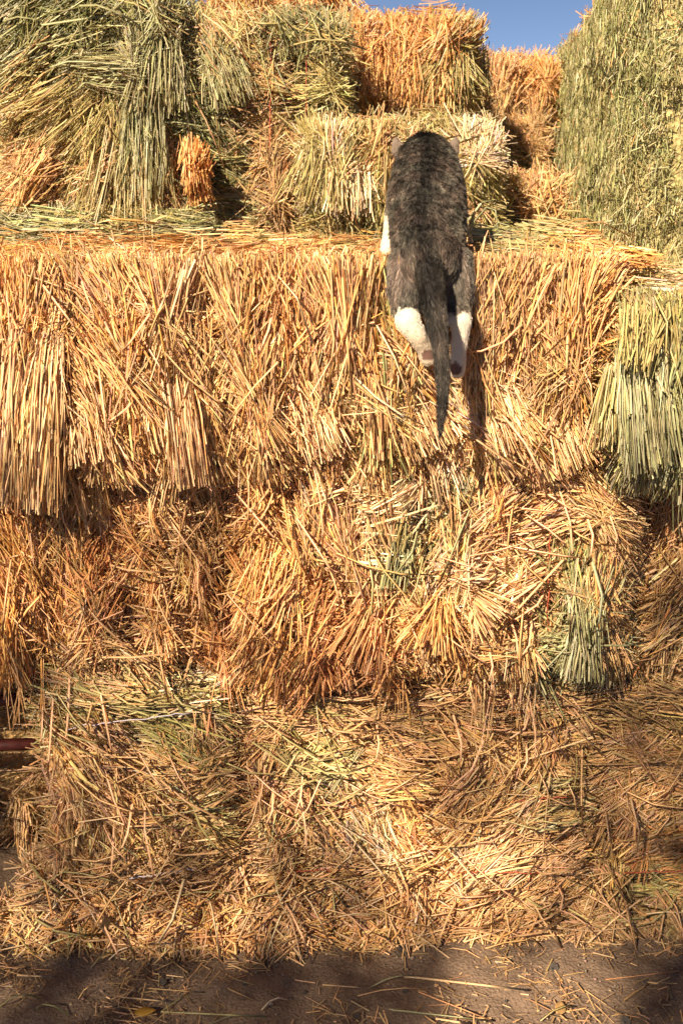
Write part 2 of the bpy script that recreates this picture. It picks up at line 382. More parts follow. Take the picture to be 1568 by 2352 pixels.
# ------------------------------------------------------------------ the stack: bottom layer, four bales on edge, ends to the viewer
GL1, GL2, GL3, GL4 = 'bales of the bottom layer', 'bales of the second layer', 'bales of the third layer', 'bales on top of the ledge'
c1 = [(60, 1600, 160, 20, 12, 8, 'b'), (250, 1545, -18, 14, 15, 8, 't'), (430, 1520, 8, 10, 16, 8, 'w'), (420, 1580, -10, 14, 14, 6, 'y'), (150, 1610, -25, 20, 13, 8, 'y'), (330, 1620, -20, 15, 13, 6, 'y'),
      (120, 1730, -72, 22, 9, 26, 't'), (200, 1740, -65, 20, 9, 20, 't'), (310, 1690, -38, 28, 10, 12, 't'), (430, 1700, -50, 40, 9, 12, 'y'), (500, 1720, -60, 25, 9, 10, 't'), (300, 1780, -40, 28, 12, 10, 't'),
      (400, 1780, -25, 30, 12, 8, 't'), (480, 1790, 10, 30, 11, 8, 'b'), (130, 1860, -88, 10, 13, 16, 't'), (200, 1900, -84, 12, 13, 14, 't'), (300, 1830, -68, 18, 12, 10, 'b'), (400, 1850, 0, 30, 12, 8, 'b'), (480, 1870, -15, 35, 11, 8, 'y'),
      (290, 1920, -65, 25, 11, 10, 't'), (400, 1930, -60, 40, 10, 10, 't'), (470, 1960, 20, 30, 11, 8, 'b'), (150, 1980, -60, 40, 10, 10, 'b'), (300, 2020, 10, 40, 11, 8, 'b'), (450, 2050, 10, 45, 10, 8, 'b'), (520, 1900, -60, 30, 9, 8, 'b'),
      (60, 1900, 200, 25, 10, 10, 'b')]
b1, l1, f1 = bale('straw_bale', 'tan straw bale at bottom left corner beside the dark gap', (-.60, -.226, 1.925, 3.0, 0, .60), c1, GL1, dict(front=600, top=60, left=120), dict(front=3200, top=400, left=700), stems=110, per=(9, 24), rad=(.0008, .0031), rr=.06, lump=.015, depth=(-.014, .012))
c2 = [(640, 1560, -10, 14, 14, 8, 'b'), (780, 1600, -4, 14, 16, 6, 'b'), (920, 1570, 4, 14, 15, 6, 'b'), (600, 1680, -118, 18, 10, 14, 'b'), (570, 1780, -110, 16, 9, 14, 't'), (680, 1720, -30, 30, 10, 10, 'y'), (780, 1660, -15, 25, 12, 10, 't'), (860, 1730, -28, 16, 13, 8, 't'),
      (940, 1700, -20, 25, 12, 8, 'b'), (740, 1770, 10, 30, 11, 8, 'y'), (850, 1800, 5, 20, 12, 8, 'b'), (660, 1830, -85, 30, 10, 16, 't'), (640, 1900, -80, 25, 10, 16, 't'), (780, 1870, -62, 20, 11, 16, 't'), (870, 1890, -72, 16, 12, 16, 'w'), (940, 1850, -60, 30, 9, 10, 'o'),
      (560, 1880, -100, 30, 9, 10, 'b'), (620, 1980, 15, 30, 12, 8, 'b'), (760, 2000, 15, 35, 12, 8, 'b'), (900, 1990, 35, 30, 11, 8, 't'), (800, 2080, 10, 50, 10, 8, 'b'), (950, 1950, -50, 40, 9, 10, 'o')]
b2, l2, f2 = bale('straw_bale', 'straw bale in the bottom layer with bent clump and sunlit patch, second from left', (-.216, .176, 1.945, 3.0, 0, .59), c2, GL1, dict(front=600, top=60), dict(front=3200, top=400), stems=110, per=(9, 24), rad=(.0008, .0031), rr=.06, lump=.015, depth=(-.014, .012))
c3 = [(1040, 1590, -3, 12, 15, 6, 'b'), (1200, 1580, 5, 16, 14, 6, 'b'), (1320, 1600, -8, 16, 13, 6, 'k'), (1050, 1680, -38, 28, 10, 8, 'b'), (1020, 1760, -30, 30, 10, 8, 'b'), (1150, 1660, -15, 25, 12, 8, 't'), (1190, 1730, -100, 25, 11, 12, 't'), (1130, 1770, -110, 25, 10, 12, 't'), (1260, 1680, -35, 35, 10, 8, 'b'), (1300, 1760, -60, 40, 9, 8, 'b'),
      (1040, 1850, -100, 30, 9, 8, 'b'), (1160, 1850, 30, 25, 11, 8, 't'), (1090, 1920, 40, 20, 12, 10, 't'), (1030, 1960, -100, 30, 9, 10, 'o'), (1200, 1900, 35, 25, 12, 8, 't'), (1260, 1850, 25, 30, 10, 6, 'y'), (1310, 1900, -20, 40, 10, 6, 'b'), (1060, 1990, -20, 40, 9, 10, 'w'), (1140, 2010, 25, 25, 12, 8, 't'), (1240, 1990, 25, 25, 12, 6, 'b'), (1120, 2080, 15, 15, 15, 6, 'b'), (1280, 2060, 10, 30, 12, 6, 'b'), (1010, 2060, 20, 50, 9, 8, 'o')]
b3, l3, f3 = bale('straw_bale', 'straw bale in the bottom layer bound with red twine, third from left', (.184, .51, 1.94, 3.0, 0, .595), c3, GL1, dict(front=520, top=50), dict(front=2900, top=400), stems=110, per=(9, 24), rad=(.0008, .0031), rr=.06, lump=.015, depth=(-.014, .012))
c4 = [(1420, 1600, -10, 14, 14, 6, 'k'), (1520, 1580, -14, 12, 14, 6, 'k'), (1400, 1700, -40, 30, 9, 8, 'b'), (1480, 1690, -15, 25, 11, 8, 'b'), (1550, 1680, -20, 25, 11, 8, 'k'), (1430, 1790, 25, 12, 14, 10, 'b'), (1530, 1780, 5, 14, 14, 8, 'b'), (1400, 1860, -95, 18, 10, 10, 'b'), (1470, 1850, -80, 25, 10, 10, 'b'), (1540, 1860, 15, 30, 11, 8, 'b'),
      (1420, 1950, -75, 30, 10, 8, 'k'), (1520, 1940, 30, 25, 11, 8, 'o'), (1400, 2050, -50, 35, 10, 6, 'b'), (1520, 2060, -25, 30, 11, 6, 'y')]
b4, l4, f4 = bale('straw_bale', 'brown straw bale in the bottom layer cut off by the right edge', (.518, .95, 1.955, 3.0, 0, .60), c4, GL1, dict(front=420, top=80), dict(front=3000, top=600), stems=80, per=(9, 24), rad=(.0008, .0031), rr=.06, lump=.015, depth=(-.014, .012))
# ------------------------------------------------------------------ second layer
cm1 = [(40, 1280, -82, 16, 16, 10, 'o'), (60, 1430, -90, 10, 17, 12, 'o'), (130, 1220, -85, 22, 12, 8, 'b'), (110, 1380, -84, 16, 14, 12, 'o'), (210, 1180, -92, 18, 12, 8, 'b'), (230, 1300, -104, 16, 14, 10, 'r'), (300, 1240, -60, 20, 13, 10, 'r'), (290, 1370, -118, 14, 14, 10, 'r'), (190, 1460, -60, 40, 9, 8, 'k'), (390, 1180, -60, 40, 10, 8, 'b'), (410, 1260, 12, 30, 10, 8, 'b'), (360, 1320, -85, 18, 14, 8, 'b'),
       (480, 1230, -96, 16, 14, 8, 'b'), (500, 1360, -92, 18, 14, 8, 'b'), (430, 1420, -75, 35, 10, 10, 'o'), (330, 1460, 10, 40, 9, 8, 'b'), (480, 1470, -80, 25, 10, 10, 'r')]
m1, lm1, fm1 = bale('straw_bale', 'shaded reddish straw bale at left under the overhanging top bale', (-1.15, -.205, 1.935, 2.9, .605, 1.03), cm1, GL2, dict(front=620, top=20), dict(front=4000), stems=110, per=(11, 30), depth=(-.014, .012))
cm2 = [(590, 1180, -105, 25, 12, 10, 'o'), (620, 1290, -112, 20, 14, 12, 'o'), (600, 1420, -108, 12, 20, 12, 'o'), (680, 1330, -100, 25, 14, 12, 'o'), (700, 1430, -104, 14, 18, 12, 'r'), (720, 1190, -80, 35, 11, 10, 't'), (770, 1290, -60, 35, 11, 12, 't'), (760, 1380, -20, 25, 12, 10, 'r'),
       (830, 1180, -80, 16, 14, 8, 'b'), (845, 1290, -84, 12, 16, 6, 't'), (930, 1140, 5, 10, 9, 12, 'w'), (935, 1190, -2, 10, 9, 12, 'w'), (925, 1260, -104, 12, 12, 6, 'g'), (930, 1330, -95, 14, 14, 8, 'y'), (1030, 1160, -86, 10, 14, 6, 's'), (1040, 1260, -94, 12, 16, 6, 't'), (1000, 1340, -70, 35, 10, 10, 't'),
       (1120, 1120, -95, 25, 9, 10, 'o'), (1170, 1190, 34, 12, 13, 12, 't'), (1150, 1270, 24, 16, 12, 12, 't'), (1240, 1130, 30, 20, 12, 10, 't'), (1260, 1210, 18, 14, 14, 8, 't'), (1350, 1180, -42, 14, 14, 8, 't'), (1340, 1260, -55, 14, 13, 10, 't'), (1410, 1240, -65, 14, 13, 8, 't'),
       (1100, 1350, -50, 40, 10, 14, 'w'), (1200, 1350, -70, 40, 10, 12, 't'), (1260, 1400, -75, 30, 10, 10, 't'), (820, 1450, -118, 14, 13, 14, 'r'), (900, 1400, -40, 25, 10, 14, 't'), (990, 1470, -65, 32, 8, 46, 'o'), (1120, 1420, -20, 16, 9, 30, 't'), (1190, 1470, -85, 25, 9, 16, 't'),
       (1340, 1340, -84, 12, 14, 10, 'g'), (1350, 1450, -98, 10, 16, 14, 's'), (1270, 1480, -20, 30, 10, 10, 'g'), (1420, 1360, -75, 25, 12, 10, 'b'), (1430, 1460, -70, 25, 12, 10, 'b')]
m2, lm2, fm2 = bale('straw_bale', 'sunlit golden straw bale with brush ends and a green tuft, in the second layer', (-.195, .545, 1.895, 2.9, .60, 1.03), cm2, GL2, dict(front=980, top=20), dict(front=4600), stems=170, per=(11, 30), depth=(-.014, .012),
      tufts=[((1335, 1280), 1.875, (1350, 1500), 1.845, 120, .035, .03, 'g', .02), ((1350, 1400), 1.87, (1335, 1570), 1.84, 110, .022, .035, 's', .02), ((1010, 1380), 1.885, (985, 1510), 1.815, 150, .02, .07, 'o', .03), ((1080, 1370), 1.88, (1150, 1440), 1.82, 90, .02, .045, 't', .02), ((870, 1370), 1.88, (800, 1540), 1.84, 150, .03, .055, 'r', .025), ((650, 1250), 1.88, (600, 1480), 1.85, 140, .04, .06, 'o', .02), ((925, 1230), 1.88, (905, 1360), 1.855, 80, .025, .03, 'g', .015), ((970, 1110), 1.88, (900, 1150), 1.85, 50, .03, .035, 'w', .01), ((1190, 1480), 1.88, (1195, 1570), 1.85, 60, .03, .05, 't', .02)])
cm3 = [(1480, 1150, -96, 14, 11, 6, 'b'), (1540, 1180, -84, 14, 11, 6, 'b'), (1480, 1280, -108, 18, 12, 8, 'b'), (1550, 1290, -95, 20, 12, 8, 'b'), (1480, 1400, -150, 18, 13, 10, 'b'), (1540, 1400, -140, 20, 13, 10, 'k'), (1500, 1490, -120, 30, 11, 10, 'k')]
m3, lm3, fm3 = bale('straw_bale', 'dark amber straw bale under the hanging green hay at the right edge', (.555, 1.15, 1.95, 2.9, .60, 1.02), cm3, GL2, dict(front=460, top=40), dict(front=3600), stems=50, per=(11, 30), depth=(-.014, .012))

# ------------------------------------------------------------------ third layer
ct1 = [(30, 600, -80, 25, 12, 16, 'o'), (40, 680, -86, 8, 20, 8, 'o'), (90, 760, -95, 8, 22, 8, 't'), (40, 880, -98, 8, 26, 10, 't'), (90, 980, -92, 8, 26, 12, 't'), (100, 1060, -90, 10, 18, 12, 'b')]
ct2 = [(170, 600, -50, 40, 9, 18, 't'), (300, 590, 20, 40, 9, 18, 'o'), (450, 590, 60, 40, 9, 20, 'o'), (600, 590, 40, 45, 9, 20, 'o'), (760, 590, 60, 40, 9, 20, 'o'), (860, 590, 70, 35, 9, 16, 'o'), (1150, 600, -70, 30, 9, 10, 'k'), (1280, 610, -80, 35, 9, 12, 'o'),
       (150, 700, -86, 18, 16, 8, 'k'), (240, 690, -65, 35, 11, 12, 't'), (200, 800, -86, 12, 20, 8, 'o'), (170, 900, -84, 12, 20, 8, 'b'), (265, 780, -64, 8, 18, 8, 't'), (330, 690, -76, 25, 13, 10, 't'), (330, 850, -82, 10, 20, 8, 'o'), (230, 990, -64, 14, 15, 14, 'b'), (300, 960, -62, 14, 15, 12, 't'), (380, 990, -55, 16, 14, 14, 'b'),
       (420, 700, -84, 16, 16, 8, 't'), (400, 850, -84, 10, 22, 6, 't'), (430, 960, -76, 8, 24, 12, 't'), (500, 700, -86, 12, 18, 6, 'b'), (500, 830, -82, 10, 20, 6, 'b'), (520, 960, -78, 12, 17, 10, 't'), (560, 720, -94, 14, 16, 8, 't'), (590, 840, -92, 8, 22, 6, 'b'), (600, 950, -80, 14, 15, 10, 't'), (620, 1030, -58, 18, 11, 14, 'b'),
       (650, 680, -76, 25, 12, 10, 'o'), (660, 800, -94, 9, 22, 6, 'o'), (680, 920, -84, 14, 16, 10, 't'), (740, 700, -86, 10, 19, 6, 't'), (750, 830, -94, 8, 23, 5, 'b'), (740, 980, -64, 16, 14, 12, 't'), (820, 690, -92, 8, 19, 5, 'o'), (830, 850, -94, 8, 21, 5, 'o'), (870, 760, -90, 6, 22, 4, 'k'), (880, 880, -88, 6, 20, 6, 'y'),
       (820, 970, -62, 14, 14, 14, 'b'), (920, 900, -60, 30, 10, 14, 'w'), (950, 980, -46, 12, 13, 16, 't'), (1040, 940, -52, 20, 11, 16, 'w'), (1000, 1040, -30, 25, 10, 12, 'b'), (960, 780, -82, 30, 12, 10, 'o'), (1120, 690, -92, 12, 18, 6, 't'), (1110, 820, -96, 10, 20, 6, 't'), (1120, 960, -58, 12, 15, 12, 't'),
       (1200, 720, -98, 14, 18, 6, 'b'), (1190, 850, -92, 16, 16, 8, 'b'), (1220, 970, -50, 14, 14, 12, 't'), (1270, 700, -100, 12, 18, 6, 'b'), (1270, 830, -92, 12, 18, 6, 'b'), (1320, 960, -50, 10, 17, 8, 'b'), (1340, 700, -108, 20, 13, 8, 'o'), (1370, 800, 62, 35, 10, 10, 'o'), (1370, 930, 20, 40, 9, 8, 'k'), (1120, 1040, -30, 30, 10, 10, 'b')]
t1, lt1, ft1 = bale('straw_bale', 'golden straw bale with long sheaf of stems hanging at the left edge', (-1.15, -.51, 1.875, 2.95, 1.025, 1.378), ct1, GL3, dict(front=420, top=140), dict(front=2600, top=900), stems=40, per=(11, 30), depth=(-.014, .012),
      tufts=[((60, 760), 1.865, (40, 1180), 1.84, 460, .055, .062, 't', .03), ((15, 830), 1.86, (-5, 1160), 1.84, 240, .04, .05, 't', .03), ((110, 700), 1.872, (70, 1040), 1.85, 220, .03, .05, 't', .02)])
t2, lt2, ft2 = bale('straw_bale', 'wide sunlit golden straw bale the cat is leaping onto', (-.505, .467, 1.88, 2.95, 1.03, 1.378), ct2, GL3, dict(front=1550, top=320), dict(front=5600, top=2000), stems=150, lscale=1.25, per=(9, 34), depth=(-.022, .018), rr=.05, lump=.026, wscale=1.25, jit=7.0,
      tufts=[((395, 800), 1.868, (440, 1125), 1.835, 300, .028, .03, 't', .026), ((330, 800), 1.872, (385, 1040), 1.855, 150, .03, .03, 't', .015), ((265, 740), 1.87, (300, 850), 1.85, 50, .01, .016, 't', .008), ((940, 900), 1.868, (1010, 1040), 1.845, 190, .045, .05, 't', .02),
             ((860, 640), 1.87, (880, 1060), 1.852, 190, .022, .02, 'b', .015), ((190, 900), 1.87, (220, 1070), 1.845, 170, .04, .05, 'b', .02), ((1270, 900), 1.868, (1350, 1080), 1.84, 150, .03, .04, 'b', .015), ((700, 900), 1.872, (760, 1060), 1.85, 150, .035, .04, 't', .02), ((1130, 880), 1.87, (1190, 1040), 1.845, 150, .035, .04, 't', .018)])
ct3 = [(1440, 650, 20, 40, 9, 14, 'y'), (1540, 660, 0, 40, 9, 14, 'w'), (1440, 720, -85, 30, 12, 14, 'y'), (1420, 850, -118, 16, 14, 12, 'y'), (1450, 940, -102, 10, 17, 12, 's'), (1500, 760, -84, 16, 15, 16, 'y'), (1550, 760, -70, 20, 13, 14, 'y'), (1490, 900, -95, 8, 20, 12, 's'), (1540, 900, -92, 10, 19, 10, 'g'), (1410, 1000, -108, 14, 14, 12, 'y'), (1500, 1040, -92, 8, 18, 10, 's'), (1550, 1060, -80, 20, 14, 10, 'g')]
t3, lt3, ft3 = bale('hay_bale', 'grey green hay bale with drooping stems at the right edge of the ledge', (.487, 1.15, 1.80, 2.9, 1.02, 1.325), ct3, GL3, dict(front=520, top=180), dict(front=3000, top=1100), core='g', stems=40, per=(11, 30), depth=(-.014, .012),
      tufts=[((1450, 800), 1.79, (1470, 1100), 1.76, 190, .022, .03, 's', .02), ((1500, 760), 1.785, (1525, 1080), 1.76, 170, .03, .035, 's', .02), ((1425, 840), 1.80, (1395, 1040), 1.79, 140, .022, .035, 'y', .015), ((1490, 700), 1.79, (1455, 860), 1.755, 130, .04, .03, 'y', .02)])

# ------------------------------------------------------------------ on the ledge: hay bales further back
far = dict(jit=8.0, per=(9, 24), rad=(.0007, .0026), depth=(-.014, .012), core='g')
cA = [(60, 50, 40, 18, 16, 14, 'G'), (180, 50, 30, 20, 16, 12, 'G'), (120, 110, 45, 20, 15, 14, 'G'), (230, 110, 12, 14, 17, 16, 's'), (190, 155, 20, 14, 16, 16, 's'), (330, 60, -70, 30, 14, 12, 'g'), (360, 120, -78, 18, 16, 14, 's'), (310, 170, -86, 14, 18, 12, 's'), (380, 190, -84, 14, 18, 10, 'g'), (330, 270, -90, 9, 24, 10, 'g'), (250, 250, -112, 14, 18, 10, 'y'), (120, 220, -142, 14, 17, 12, 'y'), (90, 280, -146, 14, 16, 12, 'y'), (170, 310, -122, 14, 17, 12, 'y'),  # hay's own green, deepened at upper left to stand in for shade
      (80, 350, -158, 18, 14, 10, 'b'), (290, 360, -95, 9, 24, 12, 'y'), (220, 380, -106, 12, 20, 12, 'y'), (130, 420, -128, 14, 16, 12, 'b'), (380, 330, -62, 25, 13, 10, 'b'), (390, 420, -58, 25, 13, 10, 'k'), (300, 460, -94, 10, 18, 12, 'b'), (180, 480, -115, 16, 15, 12, 'y')]
bA, lA, fA = bale('hay_bale', 'dark green hay bale with long drooping stems at upper left', (-.83, -.392, 2.79, 3.7, 1.44, 1.985), cA, GL4, dict(front=560, top=60, right=60, left=60), dict(front=3000, right=500, left=500), stems=60, lump=.03, **far,
      tufts=[((330, 190), 2.77, (330, 470), 2.70, 170, .05, .06, 'g', .03), ((290, 260), 2.76, (260, 540), 2.68, 150, .06, .09, 'y', .03), ((370, 60), 2.77, (350, 260), 2.71, 150, .05, .07, 's', .03), ((130, 150), 2.77, (330, 165), 2.70, 110, .04, .05, 's', .03), ((230, 190), 2.77, (80, 330), 2.70, 130, .06, .09, 'y', .03)])
cB = [(470, 90, -100, 28, 12, 12, 'y'), (520, 180, -72, 12, 15, 18, 's'), (560, 60, -40, 40, 12, 12, 't'), (600, 120, -45, 35, 12, 12, 'y'), (700, 70, -70, 30, 12, 12, 'g'), (690, 150, -30, 30, 12, 10, 'y'), (620, 210, 0, 18, 13, 8, 'k'), (700, 230, -12, 18, 13, 8, 'y'), (560, 270, -20, 35, 11, 8, 'k'), (490, 320, -20, 25, 11, 8, 'G'), (480, 420, -20, 25, 12, 8, 'g'), (600, 340, 45, 30, 11, 8, 'k'), (600, 420, -120, 30, 11, 8, 'k'), (530, 500, -45, 30, 12, 8, 'g'), (660, 500, -30, 40, 11, 8, 'k'), (680, 380, -110, 25, 12, 8, 'k'), (760, 150, -40, 35, 12, 10, 'y')]
bB, lB, fB = bale('hay_bale', 'olive hay bale standing behind the orange tuft, left of the cat', (-.415, .005, 2.82, 3.9, 1.38, 1.92), cB, GL4, dict(front=540, top=80), dict(front=3000, top=400), stems=50, lump=.035, **far,
      tufts=[((500, 110), 2.80, (540, 245), 2.75, 150, .05, .06, 's', .03), ((620, 20), 2.80, (640, 90), 2.76, 60, .02, .05, 'g', .02), ((700, 50), 2.80, (690, 140), 2.76, 90, .06, .04, 'g', .02)])
cC = [(720, 290, -100, 35, 11, 12, 'y'), (735, 400, -100, 14, 15, 14, 'w'), (700, 440, -112, 14, 14, 12, 'y'), (800, 290, -60, 40, 10, 10, 'y'), (800, 400, -95, 16, 14, 10, 'y'), (850, 340, -120, 25, 11, 10, 'b'), (840, 480, -95, 16, 13, 10, 'y'), (920, 285, 5, 30, 11, 10, 'y'), (1040, 290, -10, 35, 11, 10, 'y'), (1100, 340, -50, 40, 10, 12, 'w'), (1110, 430, -60, 30, 11, 12, 'y'), (760, 510, -30, 40, 11, 10, 'y'), (860, 535, -85, 16, 11, 10, 'g'), (1000, 450, -70, 35, 11, 8, 'b')]
bC, lC, fC = bale('hay_bale', 'yellow green hay bale directly behind the head of the cat', (-.085, .372, 2.70, 3.6, 1.38, 1.665), cC, GL4, dict(front=480, top=150, right=60), dict(front=2400, top=700, right=400), stems=50, lump=.03, **far,
      tufts=[((740, 330), 2.68, (715, 480), 2.62, 150, .05, .07, 'y', .03), ((800, 370), 2.68, (800, 500), 2.62, 110, .05, .06, 'w', .03)])
cG = [(1130, 420, -30, 30, 11, 10, 'y'), (1200, 410, 10, 30, 10, 10, 't'), (1280, 420, -60, 30, 10, 14, 't'), (1160, 470, -15, 25, 12, 8, 'b'), (1230, 480, -40, 35, 10, 8, 'b'), (1290, 480, -100, 30, 10, 12, 'y'), (1290, 530, -120, 30, 8, 12, 'o')]
bG, lG, fG = bale('hay_bale', 'small brownish hay bale against the tall green bale, right of the cat', (.335, .605, 2.88, 3.6, 1.375, 1.535), cG, GL4, dict(front=220, top=120, right=80), dict(front=1500, top=600, right=500), stems=25, lump=.02, **far)
cF = [(1060, 300, -80, 30, 11, 8, 'G'), (1150, 300, -80, 25, 12, 8, 'k'), (1200, 340, -50, 30, 11, 8, 'b'), (1100, 370, -70, 35, 11, 8, 'g')]
bF, lF, fF = bale('hay_bale', 'shaded olive hay bale in the recess below the overhanging straw', (.30, .625, 3.45, 4.2, 1.37, 1.715), cF, GL4, dict(front=220, top=60, right=50), dict(front=1800, right=300), stems=15, lump=.025, **far)
cD = [(780, 40, -60, 45, 12, 26, 'o'), (800, 130, -92, 18, 16, 24, 'o'), (880, 60, -70, 35, 13, 28, 'o'), (880, 150, -95, 18, 16, 24, 'o'), (950, 40, 60, 35, 13, 28, 'o'), (970, 130, -105, 18, 16, 24, 'o'), (1050, 60, 55, 20, 13, 28, 'o'), (1040, 140, -122, 18, 15, 22, 'y'), (960, 210, -100, 20, 14, 20, 'b')]
bD, lD, fD = bale('straw_bale', 'shaggy orange straw bale overhanging the recess against the sky', (-.03, .35, 3.08, 3.9, 1.745, 1.935), cD, GL4, dict(front=480, top=180, right=80), dict(front=2000, top=800, right=400), stems=40, lump=.04, **dict(far, core='s'), over=.05,
      tufts=[((1000, 90), 3.06, (960, 260), 3.0, 90, .05, .09, 'o', .03), ((830, 60), 3.06, (830, 230), 2.98, 130, .07, .08, 'o', .03), ((1050, 90), 3.06, (1000, 230), 3.0, 120, .04, .08, 'y', .03), ((1060, 140), 3.1, (1085, 20), 3.06, 70, .03, .05, 'o', .03), ((900, 80), 3.06, (890, 235), 2.99, 130, .07, .08, 'o', .03)])
cE = [(1100, 140, 30, 45, 11, 24, 'o'), (1120, 200, -98, 18, 15, 18, 'b'), (1200, 150, -60, 45, 11, 24, 'o'), (1210, 210, -92, 20, 14, 18, 'o'), (1180, 270, -95, 20, 13, 16, 'k'), (1100, 270, -100, 20, 13, 16, 'k')]
bE, lE, fE = bale('straw_bale', 'orange brown straw bale farther back, between shaggy bale and tall green bale', (.32, .672, 3.62, 4.5, 1.68, 1.905), cE, GL4, dict(front=300, top=130, right=50), dict(front=1800, top=900, right=400), stems=25, lump=.03, **dict(far, core='s'), over=.05)
cH = [(560, 0, -60, 45, 11, 22, 'o'), (650, 10, -80, 40, 11, 22, 't'), (740, 10, -80, 40, 11, 22, 'o')]
bH, lH, fH = bale('straw_bale', 'orange straw bale peeking over the top of the olive hay', (-.36, .02, 3.20, 4.0, 1.955, 2.25), cH, GL4, dict(front=280, top=80), dict(front=1500), stems=15, lump=.03, **dict(far, core='s'), over=.05)
cL = [(20, 330, -80, 35, 8, 12, 'a'), (20, 450, -80, 35, 8, 12, 'a'), (20, 530, 0, 40, 9, 10, 'a')]
bL, lL, fL = bale('hay_bale', 'pale green hay bale cut off by the left edge, beside the dark hay', (-1.5, -.885, 2.95, 3.8, 1.38, 1.78), cL, GL4, dict(front=160, right=40, top=60), dict(front=1500), lump=.03, **far)

# thin flake of hay on which the dark bale rests, and the loose hay on the ledge
def heap(name, label, cat, face_args, ctrl, nb, nm, rad=(.0013, .0026), L=1.0, stems=0, group=None, per=(6, 16), core=None, top_level_kind=None):
    fc = Face(*face_args, lump=.012, rr=.02); off = fc.O
    root = empty(name, off, label, cat, group); acc = Straw()
    mat_layer(acc, fc, ctrl, nm, depth=(-.012, .004), spread=60, dark=.8); field(acc, fc, ctrl, nb, per, rad, (-.008, .014), .02, 1.0, L, 14)
    acc.build('loose_stems', root, off)
    if stems: scatter_stems(root, off, fc, ctrl, stems, spread=50)
    return root, fc
cN = [(100, 530, 5, 10, 22, 6, 's'), (250, 525, 3, 10, 22, 6, 'y'), (400, 530, -6, 14, 18, 6, 'g'), (60, 500, 0, 20, 16, 6, 's'), (350, 545, -20, 20, 14, 6, 'y')]
bN, lN, fN = bale('hay_flake', 'thin flat flake of green hay under the dark upper left bale', (-.86, -.34, 2.70, 3.5, 1.375, 1.445), cN, 'loose hay lying on the ledge', dict(front=160, top=160), dict(front=600, top=900), core='g', lump=.008, rr=.02)
cR = [(1110, 540, -25, 25, 14, 8, 'y'), (1180, 560, -30, 20, 15, 8, 'g'), (1260, 580, -25, 20, 14, 8, 'y'), (1340, 590, -40, 25, 12, 10, 'o'), (1100, 520, -70, 25, 11, 8, 's')]
heap('loose_hay', 'green loose hay strewn over the ledge between cat and tall bale', 'hay', ((.27, 2.05, 1.385), (.33, .0, -.01), (.0, .82, .045)), cR, 240, 900, stems=15)
cQ = [(500, 560, 0, 60, 9, 10, 'k'), (700, 555, 0, 60, 9, 10, 'y'), (850, 550, 0, 60, 9, 10, 'y')]
heap('loose_hay', 'short dry loose hay on the ledge left of the cat', 'hay', ((-.34, 2.2, 1.381), (.42, 0, 0), (0, .75, .012)), cQ, 150, 700)

# torn stems along the front edge of the ledge
cW = [(x, 585, rng.uniform(-180, 180), 45, 8, 22, p) for x, p in ((20, 'o'), (120, 'o'), (200, 't'), (280, 'o'), (360, 'o'), (430, 't'), (520, 'o'), (600, 'w'), (680, 'o'), (760, 'o'), (840, 't'), (900, 'o'))] + [(1120, 600, -60, 40, 9, 14, 'b'), (1220, 600, -100, 40, 9, 14, 't'), (1320, 610, -60, 40, 9, 14, 'o')]
heap('loose_straw', 'torn orange straw along the front edge of the ledge, left and right of the cat', 'straw', ((-.95, 1.858, 1.285), (1.42, 0, 0), (0, .10, .088)), cW, 900, 2200, rad=(.0010, .0030), per=(4, 12), stems=40)
# orange tuft between the two left hay bales
tf = empty('straw_tuft', at(455, 470, 2.88), 'bright orange straw tuft sticking out between two green hay bales', 'straw')
acc = Straw(); o_ = np.array(at(455, 470, 2.88))
tuft(acc, at(440, 320, 2.76), at(455, 440, 2.70), 220, .025, .035, 'o', .04); tuft(acc, at(458, 410, 2.78), at(468, 480, 2.74), 160, .02, .03, 'o', .03); tuft(acc, at(435, 260, 2.9), at(440, 360, 2.86), 90, .008, .015, 'o', .02)
for k in range(10): tuft(acc, at(448, 400, 2.75), at(458 + rng.uniform(-10, 25), 340 + rng.uniform(-20, 60), 2.66), 14, .02, .02, 'o', .02)
acc.build('stems', tf, o_)

